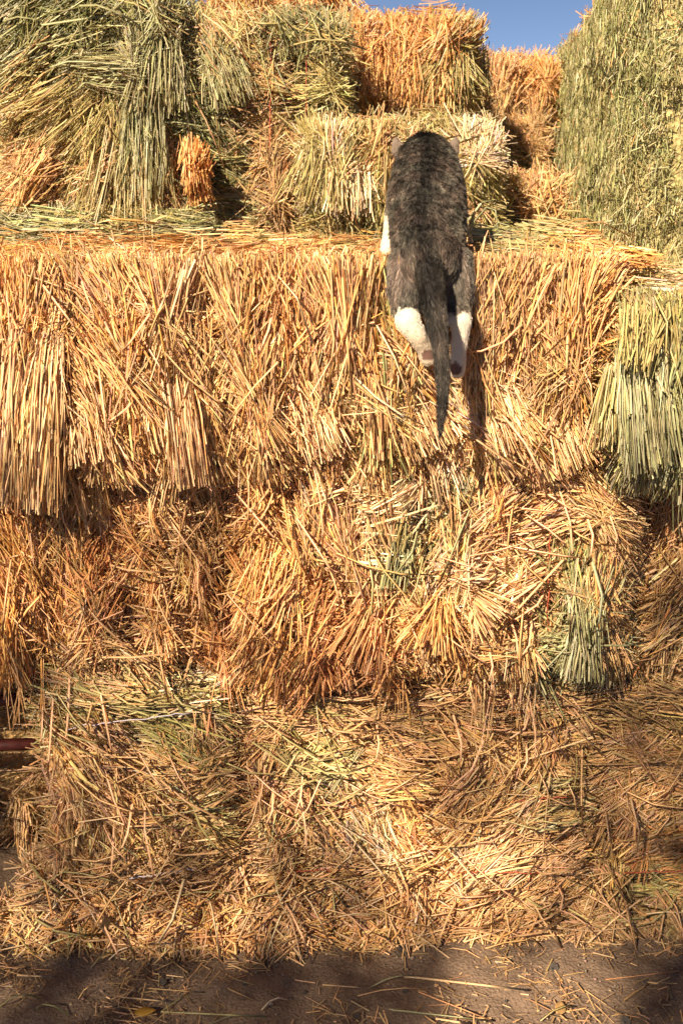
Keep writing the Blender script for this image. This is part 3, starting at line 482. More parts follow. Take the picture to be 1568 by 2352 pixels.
# ------------------------------------------------------------------ the tall alfalfa bale at right: short leafy fragments
def tall_bale():
    A = np.array([.56, 2.29, 1.335]); Bc = np.array([.56 + .111 * 2.31, 4.6, 1.335]); H = .645
    root = empty('hay_bale', (.95, 3.3, 1.345), 'tall pale green alfalfa bale like a wall at upper right', 'hay bale', GL4); off = np.array([.95, 3.3, 1.345])
    bm = bmesh.new(); ins = .03
    ring = [A + [ins + .03, ins, 0], A + [1.1, ins, 0], Bc + [1.1, 0, 0], Bc + [ins, 0, 0], A + [ins, ins + .05, 0]]
    lo = [bm.verts.new(p - off) for p in ring]; hi = [bm.verts.new(p - off + [0, 0, H - ins]) for p in ring]
    bm.faces.new(hi); bm.faces.new(lo[::-1])
    for i in range(5): bm.faces.new((lo[i], lo[(i + 1) % 5], hi[(i + 1) % 5], hi[i]))
    bmesh.ops.recalc_face_normals(bm, faces=bm.faces[:])
    me = bpy.data.meshes.new('bale_body'); bm.to_mesh(me); bm.free(); link('bale_body', me, M_CORE_G, root)
    front = Face(A, (1.0, 0, 0), (0, 0, H), .02, .05); side = Face(Bc, A - Bc, (0, 0, H), .02, .05); top = Face(A + [0, 0, H], (1.0, 0, 0), Bc - A, .02, .05)
    acc = Straw()
    for fc, n in ((front, 19000), (side, 38000), (top, 2500)):
        a = rng.uniform(0, fc.lu, n); b = rng.uniform(0, fc.lv, n)
        if fc is side: a = fc.lu * rng.random(n) ** .75
        P0 = fc.pt(a, b, rng.uniform(-.03, .006, n)); g = noise(P0, .11)
        ang = np.radians(rng.choice([-90, -90, -90, -80, -105, -30, 20], n) + rng.normal(0, 22, n))
        P = P0 + fc.n * (g * .010)[:, None]
        d = np.cos(ang)[:, None] * fc.u + np.sin(ang)[:, None] * fc.v; L = rng.uniform(.010, .04, n)
        D0 = unit(d + rng.normal(0, .18, (n, 3)) - fc.n * .1); D1 = unit(d + rng.normal(0, .2, (n, 3)) + fc.n * rng.uniform(-.1, .45, n)[:, None])
        col = pick('a', n, .15); gr = noise(P0, .3) > .2; col[gr] = col[gr] * [.94, .99, .95]
        st = rng.random(n) < .03; col[st] = pick('t', int(st.sum()))
        if fc is top: col[:] = pick('t', n)
        acc.add(P - d * (L / 2)[:, None], D0, D1, L, rng.uniform(.0006, .0015, n), col, rng.choice([.25, .5, .9], n))
    n = 220; a = rng.uniform(0, side.lu, n); P = side.pt(a, np.full(n, side.lv - .02), 0); d = unit(rng.normal(0, .6, (n, 3)) + [-.5, -.1, .5]); L = rng.uniform(.015, .05, n)
    acc.add(P, d, unit(d + rng.normal(0, .3, (n, 3))), L, rng.uniform(.0008, .0016, n), pick('o', n))
    acc.build('hay', root, off, rings=2)
    scatter_stems(root, off, side, [(1300, 400, -90, 25, 8, 5, 'y')], 40, L=(.04, .11), thick=(.4, .7), h=(.0, .012)); scatter_stems(root, off, front, [(1500, 300, -90, 25, 8, 5, 'y')], 40, L=(.04, .11), thick=(.4, .7), h=(.0, .012))
tall_bale()

# hidden carriers at the back of the stack
for bx, lab in (((-1.5, -.02, 3.02, 4.7, 0, 1.37), 'large straw bale at the back carrying the left hay bales'), ((0, 1.5, 3.02, 4.7, 0, 1.34), 'large straw bale at the back carrying the right hay bales')):
    me, loc = core_mesh(bx, .01); r_ = empty('straw_bale', loc, lab, 'straw bale', 'bales at the back of the stack'); link('bale_body', me, M_CORE, r_)
cK = [(20, 1750, -10, 40, 11, 8, 'k'), (40, 1850, -10, 40, 11, 8, 'b')]
bale('straw_bale', 'dim straw bale deep in the gap at the lower left edge', (-1.6, -.63, 2.28, 3.0, 0, .58), cK, GL1, dict(front=90), dict(front=1000))
bale('straw_bale', 'straw bale beyond the gap at the lower left edge', (-1.5, -.98, 1.93, 2.5, 0, .58), cK, GL1, dict(front=120, right=120), dict(front=900, right=700))

# red pipe in the gap
def tube_mesh(name, pts, rad, seg=10):
    bm = bmesh.new(); pts = np.asarray(pts, float); rings = []
    for i, p in enumerate(pts):
        tn = unit(pts[min(i + 1, len(pts) - 1)] - pts[max(i - 1, 0)]); s = unit(np.cross(tn, [.31, .52, .79])); q = np.cross(tn, s)
        r = rad[i] if hasattr(rad, '__len__') else rad
        rings.append([bm.verts.new(p + (s * math.cos(a) + q * math.sin(a)) * r) for a in np.arange(seg) * 2 * math.pi / seg])
    for A, B in zip(rings[:-1], rings[1:]):
        for j in range(seg): bm.faces.new((A[j], A[(j + 1) % seg], B[(j + 1) % seg], B[j]))
    bm.faces.new(rings[0][::-1]); bm.faces.new(rings[-1])
    bmesh.ops.recalc_face_normals(bm, faces=bm.faces[:])
    me = bpy.data.meshes.new(name); bm.to_mesh(me); bm.free()
    for p in me.polygons: p.use_smooth = True
    return me
M_RED = simple('rusty_red_paint', (.09, .018, .014), .5, 40, .4)
rp = empty('metal_gate', (-.80, 2.12, 0), 'dark red pipe gate lying in the gap at the lower left', 'gate')
for z in (.33, .44): link('rail', tube_mesh('rail', [(-.16, 0, z), (-.02, .01, z), (.20, .02, z + .004)], .014), M_RED, rp)
for x in (-.14, .16): link('post', tube_mesh('post', [(x, .01, -.002), (x, .01, .25), (x, .01, .47)], .017), M_RED, rp)

# ------------------------------------------------------------------ twine
twine(b1, l1, [at(100, 1690, 1.985), at(185, 1668, 1.893), at(420, 1640, 1.893), at(520, 1628, 1.985)], 'lilac', .0011)
twine(b1, l1, [at(140, 2030, 1.985), at(310, 2017, 1.903), at(450, 1994, 1.905), at(540, 1990, 1.985)], 'lilac', .0013)
twine(b2, l2, [at(560, 1850, 1.985), at(700, 1848, 1.935), at(800, 1845, 1.935), at(980, 1842, 1.985)], 'red', .0013); twine(b2, l2, [at(560, 2006, 1.985), at(690, 2001, 1.922), at(740, 1998, 1.922), at(980, 2000, 1.985)], 'red', .0013)
twine(b3, l3, [at(1000, 1850, 1.985), at(1190, 1840, 1.907), at(1295, 1831, 1.905), at(1350, 1830, 1.985)], 'red', .0013); twine(b3, l3, [at(1000, 2004, 1.985), at(1080, 2003, 1.903), at(1200, 2005, 1.903), at(1350, 2008, 1.985)], 'red', .0013)
twine(b4, l4, [at(1370, 2008, 1.985), at(1470, 2004, 1.911), at(1600, 1998, 1.911), at(1660, 1998, 1.985)], 'red', .0013)
twine(m2, lm2, [at(1266, 1100, 1.93), at(1262, 1240, 1.868), at(1258, 1390, 1.866), at(1256, 1500, 1.93)], 'red', .0013)
twine(bB, lB, [at(622, 40, 2.81), at(622, 120, 2.79), at(620, 330, 2.79), at(618, 540, 2.81)], 'red', .0013); twine(bB, lB, [at(705, 40, 2.81), at(705, 80, 2.785), at(703, 280, 2.785), at(702, 540, 2.81)], 'red', .0013)

# ------------------------------------------------------------------ spilled straw along the foot of the stack
cS = [(100, 2080, 20, 45, 10, 12, 'b'), (250, 2100, -30, 50, 10, 12, 'o'), (330, 2150, -60, 40, 10, 12, 'b'), (450, 2100, 0, 60, 10, 12, 'o'), (600, 2100, 10, 50, 10, 12, 'b'), (560, 2160, -60, 40, 9, 12, 'o'), (750, 2080, 10, 50, 10, 10, 'o'), (900, 2100, 10, 50, 9, 10, 'b'), (950, 2060, -60, 40, 9, 10, 'o'), (1100, 2100, 15, 25, 13, 8, 'b'), (1300, 2100, 5, 25, 13, 6, 'b'), (1450, 2100, -30, 30, 10, 6, 'k'), (60, 2020, -20, 50, 10, 10, 'b')]
hp = empty('spilled_straw', (0, 1.8, 0), 'spilled straw heaped along the foot of the bottom bales', 'straw')
accS = Straw()
segs = [(-.98, -.64, 1.915, .035), (-.67, -.36, 1.862, .15), (-.40, -.08, 1.852, .16), (-.12, .20, 1.878, .13), (.16, .46, 1.90, .11), (.42, .95, 1.915, .08)]
for x0, x1, yf, hz in segs:
    fc = Face((x0, yf, .004), (x1 - x0, 0, 0), (0, 1.965 - yf, hz), .012, .02)
    k = (x1 - x0) / .3
    mat_layer(accS, fc, cS, int(1100 * k), depth=(-.02, .004), spread=70); field(accS, fc, cS, int(150 * k), (4, 10), (.0014, .003), (-.01, .014), .02, 1.8, 1.0, 22)
    scatter_stems(hp, (0, 1.8, 0), fc, cS, int(26 * k), L=(.06, .17), spread=60, h=(.006, .022), pals='otbwyo')
accS.build('straw', hp, (0, 1.8, 0))
for a, b, p, th in (((422, 2020), (413, 2205), 'w', 1.9), ((300, 2010), (180, 2140), 't', 1.3), ((430, 1900), (290, 2130), 't', 1.3), ((80, 2110), (240, 2240), 'y', 1.4), ((360, 2080), (560, 2210), 't', 1.2), ((950, 2000), (1130, 1890), 't', 1.5)):
    A_, B_ = at(*a, 1.885), at(*b, 1.865); 
    if a[1] == 2000: A_, B_ = at(*a, 1.91), at(*b, 1.905)
    B_[2] = max(B_[2], .006); lay_stem(hp, (0, 1.8, 0), (A_ + B_) / 2, B_ - A_, np.array([0, -1, .4]), np.linalg.norm(B_ - A_), p, th)

# ------------------------------------------------------------------ litter, stones and leaves on the dirt
lit = Straw(); n = 9000
gx = rng.uniform(-.8, .8, n); gy = rng.uniform(1.35, 1.95, n); keep = (noise(np.stack([gx, gy, gx * 0], 1), .35) + .5 * (gx < .1) + 1.2 * (gy > 1.84) > rng.normal(.5, .6, n)); gx, gy = gx[keep], gy[keep]; n = len(gx)
ang = rng.uniform(0, 6.28, n); d = np.stack([np.cos(ang), np.sin(ang), rng.normal(0, .04, n)], 1)
L_ = .005 + .05 * rng.random(n) ** 2; lit.add(np.stack([gx, gy, rng.uniform(.002, .007, n)], 1), d, unit(d + rng.normal(0, .2, (n, 3)) * [1, 1, .15]), L_, rng.uniform(.0005, .0015, n), pick('b', n, .3) * .8, .5)
lo_ = lit.build('straw_litter', None, (0, 0, 0)); tag(lo_, 'short broken straw bits littering the dirt', 'straw litter', kind='stuff')
loose = [((925, 2242), (1215, 2275), 't', 1.5), ((370, 2324), (610, 2335), 'y', 1.4), ((372, 2322), (432, 2280), 'y', 1.2), ((275, 2290), (400, 2302), 't', 1.0), ((275, 2290), (272, 2315), 't', 1.0), ((890, 2318), (1130, 2345), 's', 1.5), ((960, 2278), (1130, 2345), 'o', 1.1), ((250, 2205), (325, 2195), 'w', 1.4), ((210, 2222), (270, 2205), 'y', 1.2), ((40, 2240), (120, 2244), 't', 1.2), ((500, 2260), (590, 2300), 'b', .9), ((740, 2262), (850, 2270), 't', .9), ((850, 2268), (960, 2258), 's', 1.1), ((820, 2288), (985, 2286), 'b', .9), ((600, 2320), (660, 2318), 'w', 1.4), ((340, 2270), (470, 2280), 'b', .9), ((1390, 2250), (1560, 2230), 'o', .9), ((1430, 2300), (1500, 2250), 'b', .8), ((1430, 2170), (1300, 2160), 't', .9), ((1100, 2200), (1010, 2175), 'b', .9), ((1180, 2215), (1120, 2196), 'b', .8), ((0, 2312), (85, 2318), 'g', 1.6), ((85, 2318), (130, 2352), 'g', 1.6), ((180, 2295), (225, 2280), 't', 1.1), ((1110, 2180), (1250, 2176), 't', 1.0), ((540, 2330), (480, 2352), 'g', 1.1), ((1240, 2345), (1330, 2335), 'y', 1.4), ((1000, 2340), (1080, 2352), 't', 1.5)]
where = ['pointing at the sunlit patch', 'lying along the lower edge', 'standing up from the bend of another stem', 'lying near the left', 'short and turned to the viewer', 'grey green beside the shadow edge', 'crossing a grey green stem', 'pale and short, touching the heap', 'short, just below the pale one', 'alone at far left', 'slanting in the middle litter', 'thin in the middle dirt', 'greenish thin in the middle dirt', 'thin brown, almost level', 'short pale, near the yellow leaf', 'thin brown, left of centre', 'long orange at the right edge', 'slanting at lower right', 'tan, near the right bale foot', 'brown, near the middle bale foot', 'brown, above the sunlit patch', 'thick green in lower left corner', 'green, bent down to the bottom edge', 'small tan near lower left', 'level, close to the bale foot', 'green, touching the bottom edge left', 'yellow in the sunlit patch', 'pale at the bottom of the shade']
for k, (a, b, p, th) in enumerate(loose):
    A_, B_ = ground_at(*a, .004), ground_at(*b, .006); c_ = (A_ + B_) / 2; L_ = np.linalg.norm(B_ - A_)
    o = lay_stem(None, (0, 0, 0), c_, B_ - A_, np.array([0, 0, 1.]), L_, p, th * .72, 'loose_straw', 2)
    tag(o, 'loose straw stem on the dirt, ' + where[k], 'straw', 'loose straws on the dirt')
def stone_mesh(seed):
    r = np.random.default_rng(seed); bm = bmesh.new(); bmesh.ops.create_icosphere(bm, subdivisions=2, radius=1)
    ph = r.normal(size=(5, 3)) * 1.6; pp = r.uniform(0, 6, 5)
    for v in bm.verts:
        p = np.array(v.co[:]); v.co = p * (1 + .13 * np.sin(ph @ p + pp).sum() / 1.6)
        v.co.z *= .62
    me = bpy.data.meshes.new('stone'); bm.to_mesh(me); bm.free()
    for p in me.polygons: p.use_smooth = True
    return me
M_STONE = simple('stone', (.25, .21, .18), .85, 30, .35, .3)
SM = [stone_mesh(k) for k in range(5)]
for m_ in SM: m_.materials.append(M_STONE)
stones = [(925, 2185, 30, 'large grey stone at the foot of the bottom bales'), (740 * 0 + 1272, 2224, 20, 'grey stone on the shadow edge above the sunlit patch'), (585 * 0 + 375, 2258, 18, 'pale stone in the shaded dirt left of centre'), (30, 2178, 22, 'whitish stone at the far left below the heap'), (980, 2188, 16, 'small stone right of the large grey stone'), (1435, 2345, 20, 'brown stone near the bottom right corner'), (930, 2275, 10, 'tiny stone in the middle of the dirt'), (820, 2335, 14, 'round stone at the bottom centre'), (700, 2280, 9, 'small dark stone left of the middle litter'), (1370, 2330, 10, 'small stone inside the sunlit patch'), (1160, 2300, 7, 'tiny stone at the left of the sunlit patch'), (1010, 2345, 10, 'small stone on the shaded side of the bottom edge'), (1540, 2290, 12, 'small stone close to the right edge'), (1480, 2255, 9, 'tiny stone in the right shade'), (560, 2262, 9, 'small pale stone near the middle straw bits')]
for k, (x, y, px, lab) in enumerate(stones):
    p = ground_at(x, y, 0); s = px / 2 / 1060
    o = link('stone', SM[k % 5]); o.location = (p[0], p[1], s * .25); o.scale = (s * rng.uniform(.9, 1.2), s * rng.uniform(.8, 1.1), s); o.rotation_euler = (rng.uniform(-.2, .2), rng.uniform(-.2, .2), rng.uniform(0, 6)); tag(o, lab, 'stone', 'stones on the dirt')
def gravel():
    t = (1 + 5 ** .5) / 2; iv = unit(np.array([(-1, t, 0), (1, t, 0), (-1, -t, 0), (1, -t, 0), (0, -1, t), (0, 1, t), (0, -1, -t), (0, 1, -t), (t, 0, -1), (t, 0, 1), (-t, 0, -1), (-t, 0, 1)]))
    fi = np.array([(0, 11, 5), (0, 5, 1), (0, 1, 7), (0, 7, 10), (0, 10, 11), (1, 5, 9), (5, 11, 4), (11, 10, 2), (10, 7, 6), (7, 1, 8), (3, 9, 4), (3, 4, 2), (3, 2, 6), (3, 6, 8), (3, 8, 9), (4, 9, 5), (2, 4, 11), (6, 2, 10), (8, 6, 7), (9, 8, 1)])
    n = 2200; s = rng.lognormal(-6.6, .5, n).clip(.0005, .0055)
    c = np.stack([rng.uniform(-.85, .85, n), rng.uniform(1.3, 1.9, n), s * .2], 1)
    V = c[:, None, :] + iv[None] * s[:, None, None] * rng.uniform(.7, 1.2, (n, 12, 1)) * [1, 1, .7]
    f = (np.arange(n)[:, None, None] * 12 + fi[None]).ravel()
    col = np.repeat(np.array([.22, .16, .12]) * np.exp(rng.normal(0, .3, (n, 1))) * np.exp(rng.normal(0, .06, (n, 3))), 12, 0)
    me = mesh_from('gravel', V.reshape(-1, 3), f, np.full(n * 20, 3), col)
    m, t, p = nodes('gravel'); a = t.nodes.new('ShaderNodeAttribute'); a.attribute_name = 'Col'; t.links.new(a.outputs['Color'], p.inputs['Base Color']); p.inputs['Roughness'].default_value = .9
    tag(link('gravel', me, m), 'fine gravel scattered over the dirt', 'gravel', kind='stuff')
gravel()
def leaf(p, size, rot, col, label):
    bm = bmesh.new(); pr = [0, .55, .9, 1, .85, .5, .05]; L = []
    for i, w_ in enumerate(pr):
        x = i / 6 * 2 - 1; L.append([bm.verts.new((x, s * w_ * .55, .12 * x * x + .14 * abs(s) * w_ + .03)) for s in (-1, 0, 1)])
    for a, b in zip(L[:-1], L[1:]):
        for j in range(2): bm.faces.new((a[j], a[j + 1], b[j + 1], b[j]))
    me = bpy.data.meshes.new('leaf'); bm.to_mesh(me); bm.free()
    for f in me.polygons: f.use_smooth = True
    o = link('fallen_leaf', me, simple('leaf_' + label.split()[0], col, .6, 80, .3)); o.location = (p[0], p[1], p[2]); o.scale = (size,) * 3; o.rotation_euler = rot
    so_ = o.modifiers.new('thickness', 'SOLIDIFY'); so_.thickness = .02
    tag(o, label, 'leaf')
leaf(ground_at(332, 2327, .006), .022, (0, 0, .2), (.34, .19, .03), 'yellow fallen leaf among straw at the bottom edge')
leaf(ground_at(1285, 2318, .006), .02, (.2, 0, 1.2), (.36, .22, .09), 'tan fallen leaf in the sunlit patch')
leaf(at(240, 2120, 1.845), .024, (1.2, .3, 1.3), (.34, .24, .12), 'brown dry leaf caught in the spilled straw')

# ------------------------------------------------------------------ the cat
def cat():
    bones = []                                                     # (A, B, rA, rB, kind): hair runs from A to B
    def chain(pts, kind):
        for (a, b) in zip(pts[:-1], pts[1:]): bones.append((np.array(a[0]), np.array(b[0]), a[1], b[1], kind))
    P = lambda x, y, Y, r: (at(x, y, Y), r)
    chain([P(977, 372, 2.28, .030), P(977, 364, 2.24, .049), P(978, 387, 2.17, .062), P(979, 425, 2.11, .0685), P(981, 476, 2.03, .0720), P(983, 545, 1.93, .0655), P(986, 608, 1.845, .0605)], 'body')
    chain([P(986, 585, 1.85, .05), P(987, 634, 1.785, .024), P(994, 690, 1.735, .0185), P(1006, 760, 1.712, .0152), P(1015, 830, 1.70, .0118), P(1017, 900, 1.70, .0095), P(1013, 960, 1.705, .0072), P(1010, 1000, 1.71, .004)], 'tail')
    chain([P(951, 612, 1.85, .045), P(939, 660, 1.842, .038), P(933, 700, 1.83, .0255), P(935, 735, 1.79, .0195)], 'thigh')
    chain([P(936, 736, 1.787, .0225), P(957, 772, 1.785, .0165), P(974, 802, 1.795, .0135), P(982, 822, 1.80, .0155)], 'foot')
    chain([P(1023, 612, 1.85, .045), P(1037, 660, 1.842, .038), P(1047, 702, 1.83, .024), P(1054, 738, 1.785, .019)], 'thigh')
    chain([P(1059, 737, 1.785, .0185), P(1056, 780, 1.785, .0145), P(1052, 820, 1.79, .0135), P(1049, 850, 1.795, .015)], 'foot')
    chain([P(930, 440, 2.10, .034), P(903, 490, 2.04, .017), P(893, 540, 1.985, .0115), P(886, 577, 1.95, .0125)], 'arm')
    chain([P(1030, 440, 2.10, .034), P(1046, 490, 2.06, .022), P(1050, 545, 2.03, .015), P(1050, 570, 2.0, .0145)], 'arm')
    # toes on the hind paws
    for (x, y, Y) in ((972, 824, 1.798), (981, 829, 1.793), (990, 825, 1.798), (1036, 852, 1.795), (1045, 858, 1.79), (1054, 853, 1.795)):
        chain([P(x, y - 10, Y + .004, .007), P(x, y, Y, .0065)], 'toe')
    for sx in (-1, 1):                                              # ears
        e = at(977 + sx * 61, 333, 2.235)
        for k in (-1, -.5, 0, .5, 1): bones.append((e + np.array([k * .013 - sx * .004, .004, -.016]), e + np.array([sx * .006 + k * .006, .0, .013 - .006 * abs(k)]), .0072, .0042, 'ear'))
    bm = bmesh.new()
    for A, B, ra, rb, kd in bones:
        n = max(2, int(np.linalg.norm(B - A) / (min(ra, rb) * .35)) + 1)
        for t in np.linspace(0, 1, n):
            bmesh.ops.create_icosphere(bm, subdivisions=2, radius=ra * (1 - t) + rb * t, matrix=Matrix.Translation((A * (1 - t) + B * t).tolist()))
    me = bpy.data.meshes.new('cat_src'); bm.to_mesh(me); bm.free()
    tmp = bpy.data.objects.new('cat_src', me); COL.objects.link(tmp)
    rm = tmp.modifiers.new('r', 'REMESH'); rm.mode = 'VOXEL'; rm.voxel_size = .0042
    sm = tmp.modifiers.new('s', 'SMOOTH'); sm.factor = .5; sm.iterations = 7
    dg = bpy.context.evaluated_depsgraph_get(); dg.update(); me2 = bpy.data.meshes.new_from_object(tmp.evaluated_get(dg)); bpy.data.objects.remove(tmp)
    me2.name = 'cat_body'
    base = np.array(at(986, 700, 1.84))
    V = np.zeros(len(me2.vertices) * 3, np.float32); me2.vertices.foreach_get('co', V); V = V.reshape(-1, 3).astype(float)
    NV = np.zeros(len(V) * 3, np.float32); me2.vertices.foreach_get('normal', NV); NV = NV.reshape(-1, 3).astype(float)
    def nearest(Q):
        best = np.full(len(Q), 1e9); idx = np.zeros(len(Q), int); tt = np.zeros(len(Q))
        for i, (A, B, ra, rb, kd) in enumerate(bones):
            d = B - A; t = np.clip(((Q - A) @ d) / (d @ d), 0, 1); s = np.linalg.norm(Q - A - t[:, None] * d, axis=1) - (ra * (1 - t) + rb * t)
            b = s < best; best[b] = s[b]; idx[b] = i; tt[b] = t[b]
        return idx, tt
    kinds = np.array([b[4] for b in bones])
    def colour(Q, idx):
        kd = kinds[idx]; px = proj(Q); n = len(Q)
        c = np.tile([.112, .094, .078], (n, 1))
        Qs = np.stack([Q[:, 0] * 3.2, Q[:, 1], Q[:, 2]], 1); warm = noise(Qs, .06); c *= np.exp(.30 * warm)[:, None]; c[:, 0] *= 1 + .10 * np.clip(noise(Q + 5, .07), -1, 1)
        dors = np.exp(-((px[:, 0] - (975 + 10 * np.sin(px[:, 1] / 45))) / 30) ** 2); c *= (1 - .84 * dors)[:, None]
        stripe = np.sin(px[:, 1] / 7.5 + 2.5 * noise(Q, .12) + np.abs(px[:, 0] - 978) / 26); side = np.clip(np.abs(px[:, 0] - 978) / 60, 0, 1)
        c *= (1 - .45 * np.clip(stripe * 1.6, 0, 1) * (.2 + .8 * side) * (kd == 'body'))[:, None]
        tail = kd == 'tail'; c[tail] *= (.45 - .15 * (np.sin(px[tail, 1] / 13) > .1))[:, None]
        white = np.zeros(n, bool); edge = noise(Q, .02) * 5 + rng.normal(0, 5, n)
        white |= np.isin(kd, ['foot', 'toe']) | ((kd == 'thigh') & (px[:, 1] + edge > 716 + .05 * (px[:, 0] - 980)))
        white |= (kd == 'arm') & (px[:, 1] + edge > 492)
        c[white] = np.array([.70, .63, .54]); leg_shade = white & (px[:, 1] > 768 + edge) & (px[:, 0] < 1010) & (kd != 'arm'); c[leg_shade] = np.array([.62, .52, .40])  # lower left hind leg: beige of bounced shadow painted into the white fur
        pad = (np.isin(kd, ['foot', 'toe'])) & (((px[:, 0] - 982) ** 2 + (px[:, 1] - 815) ** 2 < 15 ** 2) | ((px[:, 0] - 1045) ** 2 + (px[:, 1] - 846) ** 2 < 15 ** 2)) & (Q[:, 1] < 1.80)
        c[pad] = np.array([.17, .09, .07])
        ear = kd == 'ear'; c[ear] = np.array([.19, .145, .115])
        return c, white, pad
    idx, _ = nearest(V); c, _, _ = colour(V, idx)
    a = me2.color_attributes.new('Col', 'FLOAT_COLOR', 'POINT'); a.data.foreach_set('color', np.concatenate([c * .8, np.ones((len(c), 1))], 1).astype(np.float32).ravel())
    me2.vertices.foreach_set('co', (V - base).astype(np.float32).ravel()); me2.update()
    for p in me2.polygons: p.use_smooth = True
    m, t, p = nodes('cat_skin'); at_ = t.nodes.new('ShaderNodeAttribute'); at_.attribute_name = 'Col'; t.links.new(at_.outputs['Color'], p.inputs['Base Color']); p.inputs['Roughness'].default_value = .8
    me2.materials.clear(); body = link('cat', me2, m, None, base.tolist())
    tag(body, 'grey brown tabby cat with white socks leaping up the straw, seen from behind', 'cat')
    # fur
    me2.calc_loop_triangles(); T = np.zeros(len(me2.loop_triangles) * 3, np.int32); me2.loop_triangles.foreach_get('vertices', T); T = T.reshape(-1, 3)
    ar = np.linalg.norm(np.cross(V[T[:, 1]] - V[T[:, 0]], V[T[:, 2]] - V[T[:, 0]]), axis=1); n = 120000
    f = rng.choice(len(T), n, p=ar / ar.sum()); r1, r2 = rng.random(n) ** .5, rng.random(n)
    bw = np.stack([1 - r1, r1 * (1 - r2), r1 * r2], 1)
    Q = (V[T[f]] * bw[:, :, None]).sum(1); N = unit((NV[T[f]] * bw[:, :, None]).sum(1))
    idx, tt = nearest(Q); c, white, pad = colour(Q, idx); kd = kinds[idx]
    D = unit(np.array([b[1] - b[0] for b in bones]))[idx]; D[kd == 'ear'] = [0, 0, 1]
    D = unit(D - N * np.sum(D * N, 1)[:, None] + 1e-6)
    clump = np.stack([noise(Q + k * 9, .02) + .6 * noise(Q + k * 5, .008) for k in range(3)], 1) * .11
    L = np.select([kd == 'body', kd == 'tail', kd == 'thigh', kd == 'ear', kd == 'arm'], [.0155, .0115, .0130, .0055, .0065], .0055) * rng.uniform(.65, 1.2, n)
    L[white] = np.minimum(L[white], .006); keep = ~pad; Q, N, D, c, L, clump = Q[keep], N[keep], D[keep], c[keep], L[keep], clump[keep]; n = len(Q)
    d1 = unit(D * .8 + N * .55 + clump + rng.normal(0, .12, (n, 3))); d2 = unit(D + N * .12 + clump * 1.5 + rng.normal(0, .15, (n, 3)))
    K = 4; pts = np.zeros((n, K, 3))
    for k in range(K):
        t_ = k / (K - 1); pts[:, k] = Q - N * .001 + L[:, None] * (d1 * (t_ - t_ * t_ / 2) + d2 * t_ * t_ / 2)
    hc = bpy.data.hair_curves.new('fur'); hc.add_curves([K] * n)
    hc.attributes['position'].data.foreach_set('vector', (pts - base).astype(np.float32).ravel())
    ra = hc.attributes.get('radius') or hc.attributes.new('radius', 'FLOAT', 'POINT')
    ra.data.foreach_set('value', np.tile(np.array([.00022, .0002, .00015, .00003], np.float32), n))
    # agouti: some hairs are pale, some almost black
    ag = np.exp(rng.normal(0, .5, (n, 1))); pale = rng.random(n) < .14; dk = c.mean(1) < .3
    c2 = np.where(dk[:, None], c * ag, c * np.exp(rng.normal(0, .06, (n, 1)))); c2[pale & dk] = c2[pale & dk] * [2.1, 2.0, 1.9]
    ca = hc.attributes.new('Col', 'FLOAT_COLOR', 'CURVE'); ca.data.foreach_set('color', np.concatenate([np.clip(c2, .005, .85), np.ones((n, 1))], 1).astype(np.float32).ravel())
    mf = bpy.data.materials.new('cat_fur'); mf.use_nodes = True; t = mf.node_tree; t.nodes.remove(t.nodes['Principled BSDF'])
    hb = t.nodes.new('ShaderNodeBsdfPrincipled'); hb.inputs['Roughness'].default_value = .5; hb.inputs['Specular IOR Level'].default_value = .35
    at_ = t.nodes.new('ShaderNodeAttribute'); at_.attribute_name = 'Col'; t.links.new(at_.outputs['Color'], hb.inputs['Base Color']); t.links.new(hb.outputs[0], t.nodes['Material Output'].inputs[0])
    hc.materials.append(mf); ho = bpy.data.objects.new('fur', hc); COL.objects.link(ho); ho.parent = body; ho['kind'] = 'stuff'
cat()

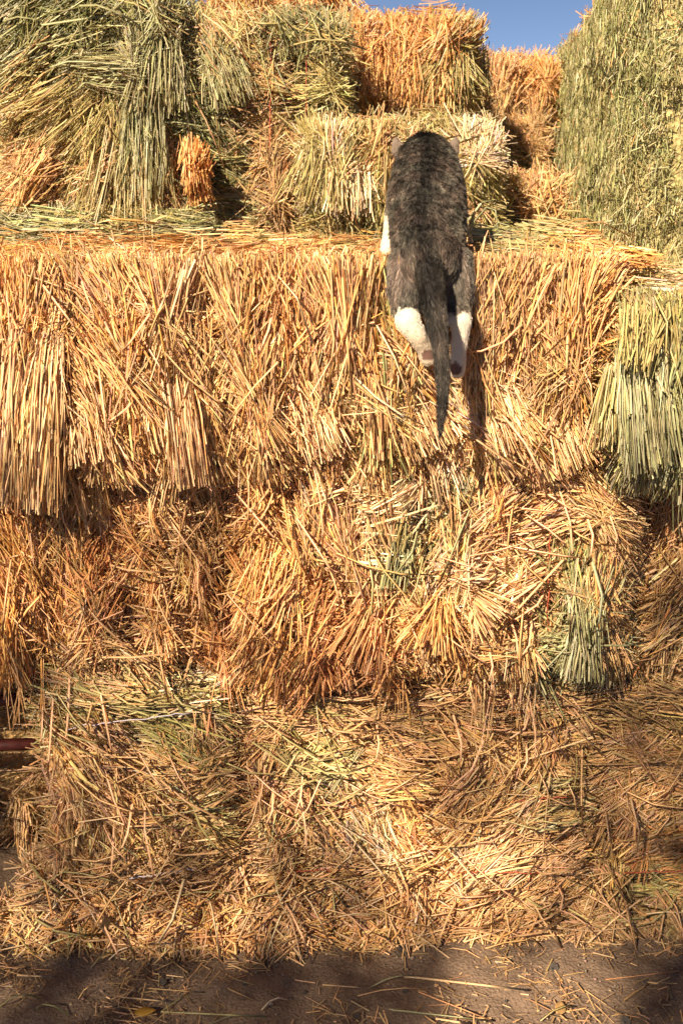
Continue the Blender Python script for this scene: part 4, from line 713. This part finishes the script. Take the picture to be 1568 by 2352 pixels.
# ------------------------------------------------------------------ unseen tree added behind the viewer, its crown shaped to shade the lower stack
def added_shade_tree():
    def lit(px, ground):
        x, y = px[:, 0], px[:, 1]; j = rng.normal(0, 14, len(x)); x = x + j; y = y + rng.normal(0, 14, len(x))
        ell = lambda cx, cy, rx, ry, a=0: (((x - cx) * math.cos(a) + (y - cy) * math.sin(a)) / rx) ** 2 + ((-(x - cx) * math.sin(a) + (y - cy) * math.cos(a)) / ry) ** 2 < 1
        l = (y < 1085) | ((x > 545) & (x < 1440) & (y < 1545)) | ((x < 130) & (y < 1480) & (y > 1270)) | ((x > 1440) & (y < 1120))
        l |= ell(370, 1560, 230, 75, -.05) | ell(760, 1710, 190, 95, .2) | ell(690, 1800, 110, 80, .3) | ell(880, 1880, 90, 140, -.2) | ell(1090, 1970, 190, 85, -.35) | ell(1050, 2030, 150, 60, -.2) | ell(1500, 1830, 70, 40, 0)
        g = ((x > 1010) & (x < 1435) & (y > 2165)) | (rng.random(len(x)) < .08)
        l |= (x < 545) & (y < 1500) & (rng.random(len(x)) < .3)
        l |= rng.random(len(x)) < np.where(x > 1450, .40, .50)
        return np.where(ground, g, l)
    n = 15000
    X = rng.uniform(-1.7, 1.9, n); Z = rng.uniform(-1.1, 1.06, n); P = np.stack([X, np.full(n, 1.87), Z], 1)
    gr = Z < 0; P[gr] += SUN * (-Z[gr] / SUN[2])[:, None]
    kp = ~lit(proj(P), gr); P = P[kp]; gr = gr[kp]; n = len(P)
    C = P + SUN * np.where(gr, rng.uniform(9.0, 10.5, n), rng.uniform(10.5, 13.0, n))[:, None] + rng.normal(0, .015, (n, 3))
    cen = np.array([.1, 1.87, .1]) + SUN * 11.5
    root = empty('added_shade_tree', (cen[0] - .3, cen[1] - .2, 0), 'unseen leafy tree added behind the viewer to shade the lower bales', 'tree'); off = np.array([cen[0] - .3, cen[1] - .2, 0])
    u = unit(rng.normal(size=(n, 3)) + SUN * 1.2); s = unit(np.cross(u, rng.normal(size=(n, 3)))); q = np.cross(u, s); sz = rng.uniform(.016, .025, n)[:, None]
    V = np.stack([C - s * sz * 1.5, C + q * sz * .8, C + s * sz * 1.5, C - q * sz * .8], 1) - off
    me = mesh_from('crown', V.reshape(-1, 3), np.arange(n * 4), np.full(n, 4), smooth=False)
    cr = link('crown', me, simple('tree_leaves', (.07, .11, .03), .6, 5, .4), root); cr['kind'] = 'stuff'
    bark = simple('bark', (.10, .07, .05), .9, 20, .4, .02)
    link('trunk', tube_mesh('trunk', [(0, 0, -.1), (.05, .02, 1.6), (0, .08, 3.2), (.1, .1, 4.8), (.2, .15, 6.0)], [.2, .16, .14, .11, .06]), bark, root)
    for k in range(9):
        e = C[rng.integers(0, n)] - off; link('limb', tube_mesh('limb', [(.05 + .01 * k, .09, 4.0 + .12 * k), e * [.5, .5, 0] + [0, 0, 4.9 + .1 * k], e], [.05, .03, .008], 6), bark, root)
added_shade_tree()
